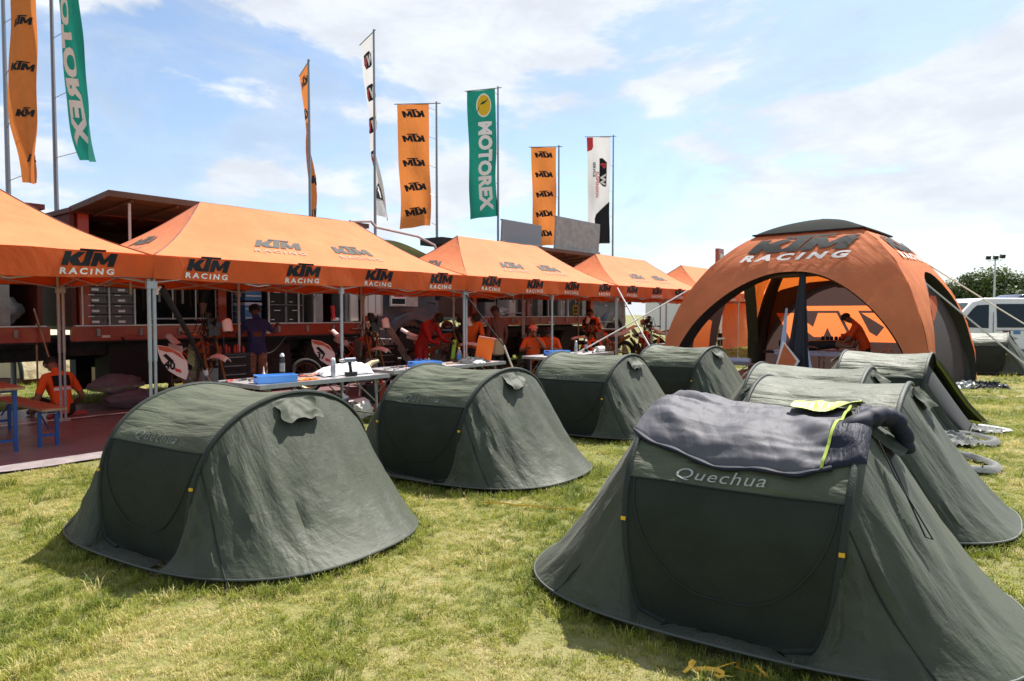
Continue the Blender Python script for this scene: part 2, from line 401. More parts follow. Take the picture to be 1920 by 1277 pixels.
# ================================================================== tents: shape functions shared by tents, grass and the bag
UB, UT, WW, VB, PP, QQ, HH = 0.23, 0.548, 0.088, 0.787, 1.045, 0.535, 1.05
BA, BB, BN = 1.292, 0.971, 2.765
TC = 0.134*PI
def sg(x): return -1.0 if x < 0 else 1.0
def hoop(t, side):
    s_ = max(math.sin(t), 1e-9); c_ = math.cos(t)
    return Vector((side*(UB+(UT-UB)*s_**WW), -VB*sg(c_)*abs(c_)**PP, 0.03+(HH-0.03)*s_**QQ))
def base(phi):
    c_, s_ = math.cos(phi), math.sin(phi)
    return Vector((BA*sg(c_)*abs(c_)**(2/BN), BB*sg(s_)*abs(s_)**(2/BN), 0.050+0.022*max(0, -s_)))
def phi_of(t):
    d = math.radians
    if t < TC: return d(-80)+(d(-52.6)+d(80))*t/TC
    if t > PI-TC: return d(80)-(d(-52.6)+d(80))*(PI-t)/TC
    return d(-52.6)+2*d(52.6)*(t-TC)/(PI-2*TC)
def tpar(x): return PI*(0.5-0.5*math.cos(PI*min(max(x, 0), 1)))
def nz(*a): return noise.noise(Vector((tuple(a)+(0.37, 0.71))[:3]))
def rz_(*a): return 1-abs(2*nz(*a))
def end_pt(x, w_, side, sd):
    t = tpar(x); H_ = hoop(t, side); ph = phi_of(t); B_ = base(ph); B_.x *= side
    P = H_.lerp(B_, w_)
    flare = math.sin(PI*min(w_, 1))
    mid = math.exp(-((t-PI/2)/0.9)**2)
    P.z -= 0.10*flare*(0.35+0.65*mid)*(0.4+w_)
    d = Vector((side*0.55, P.y*0.9, 0.45)).normalized()
    e = math.sin(PI*w_)**0.6 if 0 < w_ < 1 else 0
    k = math.exp(-((t-TC*1.02)/0.035)**2)+math.exp(-((t-PI+TC*1.02)/0.035)**2)
    msk = .55+.9*abs(nz(t*2.1, w_*1.6, sd+7))
    amp = 0.024*nz(t*4.0, w_*1.2, sd)+msk*(0.024*(rz_(t*5.2+1.1*w_, w_*.5+3, sd)-.6)+0.012*(rz_(t*11-1.4*w_, w_*.6, sd+5)-.6)+0.005*(rz_(t*25+2.2*w_, w_*.9, sd+9)-.6))+.0015*nz(t*14, w_*14, sd+9)
    fr = 1.6 if t < TC*1.3 else 1.0
    P += d*(amp*e*fr - 0.022*k*e)
    P.z = max(P.z, 0.03)
    return P
def mid_pt(a, t, sd):
    H_ = hoop(t, 1); U = H_.x; s_ = math.sin(t)
    x = a*U; k = (1-a*a)
    P = Vector((x, H_.y*(1-0.03*k), H_.z-0.040*k*s_**2))
    e = min(1.0, k*2.2)
    msk = .5+.9*abs(nz(a*1.4, t*2.3, sd+7))
    amp = 0.016*nz(a*1.1+sd, t*5, sd)+msk*(0.018*(rz_(a*.5+t*4.5, a*.45, sd+2)-.6)+0.009*(rz_(-a*.8+t*9.5, a*.5, sd+4)-.6)+0.004*(rz_(a*.9+t*20, a*.9, sd)-.6))
    if t < 0.16*PI: amp *= 0.35
    P += Vector((0, H_.y*0.8, H_.z*0.9+0.1)).normalized()*amp*e
    return P
TSEAM = 0.166*PI
TENTS = [  # x, y, yaw, seed, lettering, variant
    (-1.996, 5.041, -31.3, 1, 1), (-0.477, 7.102, -34.3, 2, 1), (1.141, 9.466, -34.6, 3, 1), (2.97, 11.78, -40.4, 2, 1),
    (1.434, 3.916, -32.1, 5, 1), (2.691, 5.701, -36.2, 6, 0), (3.23, 7.30, -36.3, 7, 0), (5.459, 9.896, -37.1, 8, 0), (12.75, 18.5, -36.0, 3, 0)]
# ================================================================== the ground
def sheet(name, m, cx, cy, sx, sy, z, n=1):
    mb = MB(); mb.grid(lambda a, b: (cx+sx*(a-.5), cy+sy*(b-.5), z), n, n); return mb
gm = mat('turf', (0.13, 0.115, 0.05), 0.95, bump=0.02, bscale=45, detail=8)
t = gm.node_tree; b = t.nodes['Principled BSDF']
tcn = N(t, 'ShaderNodeTexCoord')
def tn(scale, det=6, ro=0.6, off=0):
    mp = N(t, 'ShaderNodeMapping'); mp.inputs['Location'].default_value = (off, off*.7, 0); t.links.new(tcn.outputs['Object'], mp.inputs[0])
    n = N(t, 'ShaderNodeTexNoise'); n.inputs['Scale'].default_value = scale; n.inputs['Detail'].default_value = det; n.inputs['Roughness'].default_value = ro
    t.links.new(mp.outputs[0], n.inputs['Vector']); return n.outputs[0]
def cmix(f, a, bcol):
    m_ = N(t, 'ShaderNodeMix', data_type='RGBA'); t.links.new(f, m_.inputs[0])
    for i, c in ((6, a), (7, bcol)):
        if isinstance(c, tuple): m_.inputs[i].default_value = (*c, 1)
        else: t.links.new(c, m_.inputs[i])
    return m_.outputs[2]
c1 = cmix(ramp(t, tn(9, 8, 0.7), 0.38, 0.62), (0.135, 0.142, 0.026), (0.205, 0.185, 0.055))
c2 = cmix(ramp(t, tn(0.9, 6, 0.6, 3), 0.50, 0.68), c1, (0.30, 0.25, 0.12))
c3 = cmix(ramp(t, tn(0.35, 5, 0.6, 8), 0.40, 0.62), c2, cmix(ramp(t, tn(30, 4, 0.7, 5), 0.4, 0.6), (0.10, 0.12, 0.022), (0.165, 0.165, 0.042)))
c4 = cmix(ramp(t, tn(60, 3, 0.7, 1), 0.62, 0.72), c3, (0.07, 0.06, 0.03))
t.links.new(c4, b.inputs['Base Color'])
MT['turf'] = gm
g = sheet('ground', 'turf', 0, 60, 1600, 1600, 0, 1).build('ground', 'turf', smooth=False); tag(g, 'sunlit sparse grass field the tents stand on', kind='structure')
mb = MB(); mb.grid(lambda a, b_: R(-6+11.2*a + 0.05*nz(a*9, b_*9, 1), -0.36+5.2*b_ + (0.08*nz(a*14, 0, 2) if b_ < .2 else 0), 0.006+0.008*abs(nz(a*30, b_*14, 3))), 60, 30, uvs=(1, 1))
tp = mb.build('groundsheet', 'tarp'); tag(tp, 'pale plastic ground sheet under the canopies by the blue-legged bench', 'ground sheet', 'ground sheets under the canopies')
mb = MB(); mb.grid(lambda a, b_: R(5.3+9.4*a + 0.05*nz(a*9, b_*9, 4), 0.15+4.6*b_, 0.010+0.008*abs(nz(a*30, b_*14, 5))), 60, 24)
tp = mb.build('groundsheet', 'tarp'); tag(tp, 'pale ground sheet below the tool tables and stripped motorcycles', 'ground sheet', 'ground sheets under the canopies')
mb = MB(); mb.grid(lambda a, b_: R(-6+11.2*a+.05*nz(a*9, b_*2, 8), -0.40+(.42+.10*nz(a*7, 5))*b_+.09*nz(a*16, b_, 2), .022+.012*abs(nz(a*30, b_*3, 3))), 110, 8); tag(mb.build('sunlit_strip', 'sheet_sunlit'), 'pale sunlit front border of the ground sheet by the grass', 'border strip')
mb = MB(); mb.grid(lambda a, b_: R(-6+11.0*a, 2.95+0.09*b_+0.035*nz(a*12, 0, 9), 0.030+0.012*nz(a*40, b_, 1)), 90, 2)
tag(mb.build('sheet_edge', 'print_white'), 'white folded edge strip lying across the pale ground sheet', 'edge strip')
# grass tufts: one object that scatters small clumps
def tuft_mesh(nm, k, nb, hmin, hmax, spread, width):
    rnd = random.Random(k); vs = []; fs = []
    for i in range(nb):
        a = rnd.uniform(0, 2*PI); r_ = spread*math.sqrt(rnd.random()); x, y = r_*math.cos(a), r_*math.sin(a)
        h = rnd.uniform(hmin, hmax); ln = rnd.uniform(0.2, 1.1)*h; d = rnd.uniform(0, 2*PI); dx, dy = math.cos(d), math.sin(d)
        wd = width*rnd.uniform(.6, 1.2); o = len(vs)
        vs += [(x-dy*wd, y+dx*wd, 0), (x+dy*wd, y-dx*wd, 0), (x+dx*ln*.4+dy*wd*.8, y+dy*ln*.4-dx*wd*.8, h*.6), (x+dx*ln*.4-dy*wd*.8, y+dy*ln*.4+dx*wd*.8, h*.6), (x+dx*ln, y+dy*ln, h*(1-.25*ln/h))]
        fs += [(o, o+1, o+2, o+3), (o+3, o+2, o+4)]
    me = bpy.data.meshes.new(nm); me.from_pydata(vs, [], fs); return me
bm_ = bpy.data.materials.new('grass_blade'); bm_.use_nodes = True; t = bm_.node_tree; b = t.nodes['Principled BSDF']
at = N(t, 'ShaderNodeAttribute', attribute_type='INSTANCER', attribute_name='tint')
cr = N(t, 'ShaderNodeValToRGB'); t.links.new(at.outputs['Fac'], cr.inputs[0])
e = cr.color_ramp.elements; e[0].position = 0; e[0].color = (0.100, 0.145, 0.018, 1); e[1].position = 1; e[1].color = (0.68, 0.58, 0.28, 1)
for p_, c_ in ((0.3, (0.215, 0.255, 0.030, 1)), (0.6, (0.36, 0.37, 0.058, 1)), (0.8, (0.50, 0.45, 0.14, 1))):
    q = e.new(p_); q.color = c_
t.links.new(cr.outputs[0], b.inputs['Base Color']); b.inputs['Roughness'].default_value = 0.55
trn = N(t, 'ShaderNodeBsdfTranslucent'); t.links.new(cr.outputs[0], trn.inputs[0])
ms = N(t, 'ShaderNodeMixShader'); ms.inputs[0].default_value = 0.42; t.links.new(b.outputs[0], ms.inputs[1]); t.links.new(trn.outputs[0], ms.inputs[2])
t.links.new(ms.outputs[0], t.nodes['Material Output'].inputs[0])
TUFTS = []
for k, a in enumerate([(26, .012, .034, .035, .0014), (22, .010, .03, .045, .0016), (16, .025, .062, .022, .0016), (30, .008, .022, .05, .0018)]):
    me = tuft_mesh('tuft', k, *a); me.materials.append(bm_); o = bpy.data.objects.new('tuft', me); TUFTS.append(o)
pts = [[] for _ in TUFTS]; rnd = random.Random(11)
foot = [(x, y, math.radians(a)) for x, y, a, *_ in TENTS]
def blocked(x, y):
    for cx, cy, a in foot:
        dx, dy = x-cx, y-cy
        if dx*dx+dy*dy > 1.8: continue
        u, v = dx*math.cos(a)+dy*math.sin(a), -dx*math.sin(a)+dy*math.cos(a)
        if (abs(u)/BA)**2.5+(abs(v)/BB)**2.5 < 0.9: return True
    q = Vector((x, y, 0)); tt = q.dot(nv)-RHO; ss = q.dot(rv)
    if -0.42 < tt < 4.9 and ss < 5.25: return True
    if 0.1 < tt < 4.8 and 5.2 < ss < 14.8: return True
    if y > 12 and abs((x-7.35)*.751-(y-16.2)*.66) < 2.9 and abs((x-7.35)*.66+(y-16.2)*.751) < 2.9: return True
    return False
def scatter(y0, y1, dens, sc0, sc1):
    n = int(dens*0.80*(y1*y1-y0*y0))
    for _ in range(n):
        y = math.sqrt(rnd.uniform(y0*y0, y1*y1)); x = rnd.uniform(-.80*y-.1, .80*y+.1)
        if blocked(x, y): continue
        dry = noise.noise(Vector((x*.9, y*.9, 1)))+.5*noise.noise(Vector((x*3, y*3, 4)))
        tall = noise.noise(Vector((x*1.6, y*1.6, 7)))
        if noise.noise(Vector((x*2.6, y*2.6, 12)))+.6*noise.noise(Vector((x*8, y*8, 3))) > .34 and rnd.random() < .72: continue
        k = rnd.choice((0, 1, 3)) if tall < .12 or rnd.random() > .45 else 2
        s_ = rnd.uniform(sc0, sc1)*(1.15 if tall > .2 else .95)
        tint = min(1, max(0, .56+.55*dry+rnd.gauss(0, .22)-(.10 if tall > .2 else 0)))
        pts[k].append((x, y, s_, tint))
scatter(2.0, 4.0, 820, .7, 1.15); scatter(4.0, 7.0, 600, .75, 1.2); scatter(7.0, 13, 280, 1.0, 1.6); scatter(13, 34, 55, 1.6, 2.6)
for cx, cy, a in foot[:8]:      # longer blades left standing round the tent hems
    for _ in range(420):
        ph = rnd.uniform(0, 2*PI); k_ = rnd.uniform(.985, 1.10); q = base(ph)*k_
        x, y = cx+q.x*math.cos(a)-q.y*math.sin(a), cy+q.x*math.sin(a)+q.y*math.cos(a)
        if y > 1.6: pts[2].append((x, y, rnd.uniform(.7, 1.5), min(1, max(0, rnd.gauss(.35, .2)))))
for _ in range(260):            # scattered weeds and dead stalks
    y = math.sqrt(rnd.uniform(4, 120)); x = rnd.uniform(-.8*y, .8*y)
    if not blocked(x, y):
        for _k in range(5): pts[2].append((x+rnd.gauss(0, .05), y+rnd.gauss(0, .05), rnd.uniform(1.0, 1.8), rnd.choice((.1, .2, .25, .8, .95))))
gi = bpy.data.node_groups.new('grass', 'GeometryNodeTree')
gi.interface.new_socket('Geometry', in_out='INPUT', socket_type='NodeSocketGeometry'); gi.interface.new_socket('Geometry', in_out='OUTPUT', socket_type='NodeSocketGeometry')
gin = gi.nodes.new('NodeGroupInput'); gout = gi.nodes.new('NodeGroupOutput'); jn = gi.nodes.new('GeometryNodeJoinGeometry')
allp = [(p, k) for k, L_ in enumerate(pts) for p in L_]
me = bpy.data.meshes.new('grass'); me.from_pydata([(p[0], p[1], 0.001) for p, k in allp], [], [])
for nm, ty, vals in (('scl', 'FLOAT', [p[2] for p, k in allp]), ('tint', 'FLOAT', [p[3] for p, k in allp]), ('kind_', 'INT', [k for p, k in allp]), ('rot', 'FLOAT', [rnd.uniform(0, 6.28) for _ in allp])):
    a = me.attributes.new(nm, ty, 'POINT'); a.data.foreach_set('value', vals)
go = bpy.data.objects.new('grass', me); COL.objects.link(go)
def na(nm, ty='FLOAT'):
    n = gi.nodes.new('GeometryNodeInputNamedAttribute'); n.data_type = ty; n.inputs[0].default_value = nm; return n.outputs[0]
for k, o in enumerate(TUFTS):
    oi = gi.nodes.new('GeometryNodeObjectInfo'); oi.inputs[0].default_value = o
    ip = gi.nodes.new('GeometryNodeInstanceOnPoints')
    cmp_ = gi.nodes.new('FunctionNodeCompare'); cmp_.data_type = 'INT'; cmp_.operation = 'EQUAL'
    gi.links.new(na('kind_', 'INT'), cmp_.inputs[2]); cmp_.inputs[3].default_value = k
    gi.links.new(gin.outputs[0], ip.inputs['Points']); gi.links.new(cmp_.outputs[0], ip.inputs['Selection']); gi.links.new(oi.outputs['Geometry'], ip.inputs['Instance'])
    cx_ = gi.nodes.new('ShaderNodeCombineXYZ'); gi.links.new(na('rot'), cx_.inputs[2]); gi.links.new(cx_.outputs[0], ip.inputs['Rotation'])
    gi.links.new(na('scl'), ip.inputs['Scale']); gi.links.new(ip.outputs[0], jn.inputs[0])
gi.links.new(jn.outputs[0], gout.inputs[0])
md = go.modifiers.new('scatter', 'NODES'); md.node_group = gi
tag(go, 'short yellow-green grass between the dark green tents', 'grass', kind='stuff')
# ================================================================== tents
def tent(name, label, x, y, yaw, sd, letters, vent=True, opened=False, sc_=1.0):
    T = thing(name, label, 'tent', (x, y, 0), math.radians(yaw), 'dark green pop-up tents on the grass'); T.scale = (sc_,)*3
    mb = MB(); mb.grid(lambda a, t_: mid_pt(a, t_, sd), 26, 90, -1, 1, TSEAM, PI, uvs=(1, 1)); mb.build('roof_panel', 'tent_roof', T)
    mb = MB(); mb.grid(lambda a, k: mid_pt(a, tpar(k), sd), 22, 26, -1, 1, 0, math.acos(1-2*TSEAM/PI)/PI); door = mb.build('door_panel', 'tent_door_shaded', T)
    for side in (-1, 1):
        if side == 1 and opened:
            mb = MB(); mb.grid(lambda a, b_: end_pt(a, b_, 1, sd), 30, 26, 0.0, 0.27); mb.build('end_panel', 'tent_end', T)
            mb = MB(); mb.grid(lambda a, b_: end_pt(a, b_, 1, sd+3), 40, 26, 0.66, 1.0); mb.build('end_panel', 'tent_end', T)
            mb = MB()   # inner tent seen through the open end, tied-back flap, lining
            mb.grid(lambda a, b_: Vector((0.50+0.52*b_, 0, 0)) + Vector((0, -0.66*math.cos(PI*a)*(1-.35*b_), max(.03, (0.88*math.sin(PI*a)**.6)*(1-b_*.93)))), 24, 10); mb.build('inner_tent', 'tent_inner', T)
            mb = MB(); mb.grid(lambda a, b_: end_pt(0.64+0.05*a, b_, 1, sd+3)+Vector((0.02+.05*math.sin(a*5), -.02, .01)), 8, 20); mb.build('door_flap', 'olive_lining', T)
            mb = MB(); mb.tube([Vector((BA*.86+0.34*math.sin(PI*k/14), -0.30+0.62*k/14, 0.05)) for k in range(15)], 0.045, 8, flat=.25); mb.build('mud_skirt', 'alu_dull', T)
            mb = MB(); mb.grid(lambda a, b_: (BA*.8+.35*a, -.35+.5*b_+.1*nz(a*3, b_*3, sd), .05+.07*abs(nz(a*6, b_*6, sd))), 18, 18); mb.build('loose_flap', 'skirt_grey', T)
        else:
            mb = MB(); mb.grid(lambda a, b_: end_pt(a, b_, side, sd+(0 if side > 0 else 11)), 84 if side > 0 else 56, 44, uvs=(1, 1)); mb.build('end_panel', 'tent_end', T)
        mb = MB(); mb.tube([hoop(tpar(k/60), side)*1.0+Vector((side*.004, 0, .002)) for k in range(61)], 0.015, 8, flat=1.2); mb.build('pole_sleeve', 'tent_sleeve', T)
        mb = MB()
        for tt in (0.085*PI,):
            p = hoop(tt, side); mb.box(p+Vector((side*.006, -.016, 0)), (.024, .012, .018))
        mb.build('toggle', 'toggle_yellow', T, smooth=False)
    for s_ in (-1, 1):   # low skirts front and back
        mb = MB(); mb.grid(lambda a, b_: Vector((a*.23, s_*VB, .04)).lerp(base(s_*PI/2+a*math.radians(10)*(1 if s_ < 0 else -1)), b_)+Vector((0, 0, .01*nz(a*4, b_*4, sd))), 14, 5, -1, 1); mb.build('skirt', 'tent_end', T)
    mb = MB(); mb.tube([base(2*PI*k/100) for k in range(100)], 0.007, 6, closed=True); mb.build('hem', 'tent_hem', T)
    for side in (-1, 1):
        mb = MB(); xx = math.acos(1-2*(TC*1.02)/PI)/PI; mb.tube([end_pt(xx, k/24, side, sd+(0 if side > 0 else 11))+Vector((0, -.004, .002)) for k in range(25)], .0045, 5); mb.build('end_seam', 'tent_sleeve', T)
    zp = [mid_pt(.93*sg(math.cos(q))*abs(math.cos(q))**.62, TSEAM*(1-.93*max(0, math.sin(q))**.75), sd) for q in [PI*k/44 for k in range(45)]]
    mb = MB(); mb.tube([p+Vector((0, -.007, 0)) for p in zp], .0035, 5); mb.build('zip', 'zip_grey', T)
    mb = MB(); mb.tube([mid_pt(-1+2*k/24, TSEAM, sd)+Vector((0, -.003, .002)) for k in range(25)], 0.0045, 5); mb.build('seam', 'tent_sleeve', T)
    for side in ((1, -1) if vent and not opened else ((-1,) if vent else ())):
        def vf(a, b_):
            P = end_pt(0.49+(0.040+.010*nz(b_*3, sd))*a, 0.035+(0.125+.03*nz(a*2, sd+4))*b_, side, sd)
            L_ = b_**1.1*0.045*(1-.45*a*a)+0.020*nz(a*1.5, b_*1.7, sd+3)+0.005*(rz_(a*3, b_*3, sd)-.5)+0.012
            return P+Vector((side*L_*1.3, 0, L_*.6))
        mb = MB(); mb.grid(vf, 16, 12, -1, 1, 0, 1); mb.build('vent_flap', 'vent_cloth', T)
        mb = MB(); mb.grid(lambda a, b_: end_pt(0.495+0.032*a*(1-.3*b_), 0.06+0.105*b_, side, sd)+Vector((side*.006, 0, .006)), 8, 6, -1, 1, 0, 1); mb.build('vent_opening', 'tent_inner', T)
    mb = MB()
    for ph in (-88, -52, -10, 35, 130, 190, 232):
        p = base(math.radians(ph)); q = p*1.05; mb.tube([p, Vector((q.x, q.y, 0.002)), Vector((q.x*1.02, q.y*1.02, .03))], 0.004, 5)
    mb.build_each('peg', 'black_matte', T)
    if letters:
        shp = text_mesh('Quechua', 0.105, 0.0, 0.28, 1.12, 1.12)
        def lf(x_, y_):
            t_ = TSEAM+0.014*PI+(y_)*1.15; a_ = (x_-.06)/UT
            return mid_pt(a_, t_, sd)+Vector((0, -.010, .005))
        stamp(shp, lf, 'lettering', 'script_pale' if letters == 2 else 'script_dim', T, cuts=4)
    return T
TL = ['dark green pop-up tent nearest the bench, its front in its own shade',
      'dark green tent in front of the tool table with the white bag',
      'green pop-up tent in front of the seated pair in orange, third down the row',
      'farthest green tent of the diagonal row, beside the orange dome',
      'large near green tent with a grey sleeping bag drying over its roof',
      'pale-lit green tent directly behind the one carrying the sleeping bag',
      'green tent squeezed between two others, only roof and hoop tops showing',
      'green tent with its end flap open, close in front of the orange dome',
      'distant green tent on the grass in front of the white van']
TOBJ = []
for i, (x, y, yaw, sd, lt) in enumerate(TENTS):
    L2 = 2 if i == 4 else lt
    TOBJ.append(tent('pop_up_tent', TL[i], x, y, yaw, sd, L2, opened=(i == 7), sc_=1.0 if i < 8 else 1.05))
# ---- sleeping bag over the near tent
T5 = TENTS[4]
def bagt(a): return 0.212+0.060*(a-.15)**2+.006*math.sin(a*9)      # front edge, as a share of PI
def bag_pt(a, b_, lift):
    t_ = PI*(bagt(a)+(0.74-bagt(a))*b_); aa = max(-1.06, min(1.06, a))
    P = mid_pt(max(-1, min(1, aa)), t_, 5); n_ = Vector((0, P.y*0.8, P.z*.9)).normalized()
    P.x = aa*UT*1.02
    puff = lift-.004+0.038*math.exp(-((a+.72)/.3)**2)*(.4+b_)+0.020*nz(a*2.0, b_*3, 3)+.019*math.sin(b_*19+5.5*nz(a*1.1, b_*1.4, 2)+a*2.6)*(.6+nz(a*2, b_*2, 9))+.010*math.sin(b_*43+8*nz(a*1.7, b_*2, 5)-a*4)*(.5+nz(a*3, b_*3, 4))+.005*nz(a*10, b_*14, 4)
    edge = min(1, min(b_, 1-b_)*9, (1.06-abs(aa))*9)
    return P+n_*(0.008+max(0, edge)**.5*max(.018, puff))
bag = thing('sleeping_bag', 'grey sleeping bag with lime and navy edges drying over the near tent', 'sleeping bag', (T5[0], T5[1], 0), math.radians(T5[2]))
mb = MB(); mb.grid(lambda a, b_: bag_pt(a, b_, .034), 130, 100, -1.06, .80, 0, 1); mb.build('shell', 'bag_grey', bag)
mb = MB(); mb.grid(lambda a, b_: bag_pt(a, b_, .050), 20, 60, .74, 1.06, 0, .34); mb.grid(lambda a, b_: bag_pt(a, b_, .050)+Vector((0, 0, .004)), 20, 60, .90, 1.06, .34, 1); mb.build('hood', 'bag_navy', bag)
mb = MB(); mb.grid(lambda a, b_: bag_pt(a, b_, .060)+Vector((0, 0, .012+.01*nz(a*8, b_*8, 2))), 26, 20, .28, .93, .50, .80); mb.build('lining', 'bag_lime', bag)
mb = MB(); mb.tube([bag_pt(.72+.12*k/20, k/20*.5, .045)+Vector((0, -.004, .008)) for k in range(21)], .008, 6); mb.build('trim', 'bag_lime', bag)
mb = MB(); mb.tube([bag_pt(-1.05+1.85*k/40, 0.012, .03)+Vector((0, -.012, -.012)) for k in range(41)], [.010+.009*abs(math.sin(k*.5)) for k in range(41)], 8, flat=.8); mb.build('lower_edge', 'bag_navy', bag)
pth = [bag_pt(1.02, .30+.02*k, .05)+Vector((0.02, 0, 0)) for k in range(5)]
def quilt(pts_, r_): 
    mb = MB(); P_ = []; Rr = []
    n_ = 44
    for k in range(n_+1):
        q = k/n_*(len(pts_)-1); i0 = min(int(q), len(pts_)-2); f_ = q-i0; a_, b_ = Vector(pts_[i0]), Vector(pts_[i0+1])
        P_.append(a_.lerp(b_, f_)+Vector((.012*nz(k*.31), .012*nz(k*.27, 4), .01*nz(k*.3, 9)))); Rr.append(r_*(.55+.45*math.sin(PI*min(1, (k+4)/(n_+8))))*(1+.17*abs(math.sin(k*.72))+.12*nz(k*.5, 2)))
    mb.tube(P_, Rr, 14, flat=.85); return mb
quilt([(.40, -.36, .98), (.52, -.28, 1.05), (.60, -.14, 1.08), (.67, -.06, 1.06), (.72, -.02, .98), (.74, -.02, .88)], .052).build('collar_roll', 'bag_navy', bag)
mb = MB(); mb.tube([Vector((.62, -.30, .98)), Vector((.70, -.36, .82)), Vector((.80, -.40, .66)), Vector((.86, -.42, .56)), Vector((.83, -.43, .57)), Vector((.74, -.37, .76)), Vector((.66, -.31, .92))], .004, 5)
mb.tube([Vector((.55, -.16, 1.08)), Vector((.58, -.15, 1.115)), Vector((.60, -.12, 1.09))], .008, 6); mb.build('drawcord', 'black_matte', bag)
# ---- loose skirts of the opened tents lying on the grass
def to_local(T, p):
    a = T.rotation_euler.z; d = Vector(p)-T.location; return Vector((d.x*math.cos(a)+d.y*math.sin(a), -d.x*math.sin(a)+d.y*math.cos(a), d.z))
for T_, cx, cy, r_ in ((TOBJ[7], 5.62, 8.50, .34), (TOBJ[6], 4.62, 7.18, .40)):
    mb = MB()
    def band(u, v):
        q = -2.0+3.5*u; rr_ = r_+.055*(v-.5)*2; return to_local(T_, (cx+rr_*math.cos(q), cy+rr_*1.15*math.sin(q), .035+.05*math.sin(PI*v)+.02*nz(u*6, v*3, cx)))
    mb.grid(band, 30, 6); mb.build('mud_skirt', 'skirt_grey', T_)
    mb = MB(); mb.grid(lambda u, v: to_local(T_, (cx-.35+.42*u+.05*nz(u*4, v*4), cy+.28-.75*v+.05*nz(v*5, u*3, 2), .03+.10*abs(nz(u*6, v*7, cx))+.05*math.sin(PI*u)*math.sin(PI*v))), 24, 24); mb.build('inner_lining', 'skirt_grey', T_)
# ---- straps and gear on the grass
def G(px, py, z=0.0):
    u = (px-960)/1279; v = (638.5-py)/1279; c_, s_ = math.cos(.0392), math.sin(.0392)
    dy, dz = c_+v*s_, -s_+v*c_; k = (z-1.6)/dz; return Vector((u*k, dy*k, z))
mb = MB(); a = G(1285, 1272); mb.tube([a+Vector((.36*k/26+.035*math.sin(k*.9), .05*math.sin(k*.5)+.04*nz(k*.3, 1)+.02, .012+.028*abs(math.sin(k*.55)))) for k in range(27)], .010, 5, flat=.22)
tag(mb.build('webbing_strap', 'strap_yellow'), 'crumpled orange-yellow webbing strap lying before the near tent', 'strap')
mb = MB(); mb.tube([G(905+245*k/12, 948+22*k/12)+Vector((0, 0, .03+.004*(k % 3))) for k in range(13)], .006, 5)
tag(mb.build('guy_line', 'strap_yellow'), 'thin yellow guy line across the grass between two tents', 'guy line')
def pile(name, label, c, rx, ry, h, mats, n=16, sd=0, cat='clothing'):
    T = thing(name, label, cat, (c[0], c[1], 0))
    for k, m_ in enumerate(mats):
        mb = MB(); ox = (k-(len(mats)-1)/2)*rx*1.1/len(mats)*1.2
        mb.grid(lambda a, b_: (ox+rx/len(mats)*1.5*a+.05*nz(a*3, b_*3, sd+k), ry*b_+.06*nz(a*4, b_*4, sd+k+3), .01+max(0, (1-a*a)*(1-b_*b_))**.5*h*(.55+.9*abs(nz(a*5+k, b_*5, sd)))), n, n, -1, 1, -1, 1)
        mb.build(['sleeve', 'body', 'lining'][k % 3], m_, T)
    return T
pile('riding_suit', 'black and grey riding suit spread on the grass beside the dome foot', G(1835, 728), .62, .22, .16, ['print_silver', 'cloth_black', 'black_gloss'], 26, 3)
# ================================================================== canopies
CL, CDp = 5.64, 3.0
ZV0, ZV1, ZR = 2.01, 2.31, 3.27
def roof_front(a, b_):     # a along 0..1, b 0 at the eave .. 1 at the ridge
    x0, x1 = 0, CL; r0, r1 = 1.38, CL-1.38
    xe = x0+(x1-x0)*a; xr = r0+(r1-r0)*a
    x = xe+(xr-xe)*b_; sag = -0.10*math.sin(PI*b_)*(1-.3*math.sin(PI*a)) - .015*(math.cos(2*PI*a*2)*.5+.5)*(1-b_)
    return Vector((x, -0.03+(CDp/2+.03)*b_, ZV1+(ZR-ZV1)*b_+sag+.012*nz(a*7, b_*2, 1)))
def roof_back(a, b_): p = roof_front(a, b_); return Vector((p.x, CDp-p.y, p.z))
def roof_side(a, b_, s_):   # triangular end: a across the depth
    y = (-.03+(CDp+.06)*a)*(1-b_)+CDp/2*b_; x = 1.38*b_ - .0
    z = ZV1+(ZR-ZV1)*b_-0.10*math.sin(PI*b_)*(1) + .01*nz(a*4, b_*2, 2)
    return Vector((x if s_ < 0 else CL-x, y, z))
def val_front(x, z): return Vector((x, -.035-.02*(1-(z-ZV0)/.3)*math.sin(x*3.1)*.6+.008*nz(x*3, z*3, 4), z+.012*math.cos(2*PI*x/CL*2)*(1-(z-ZV0)/.3)))
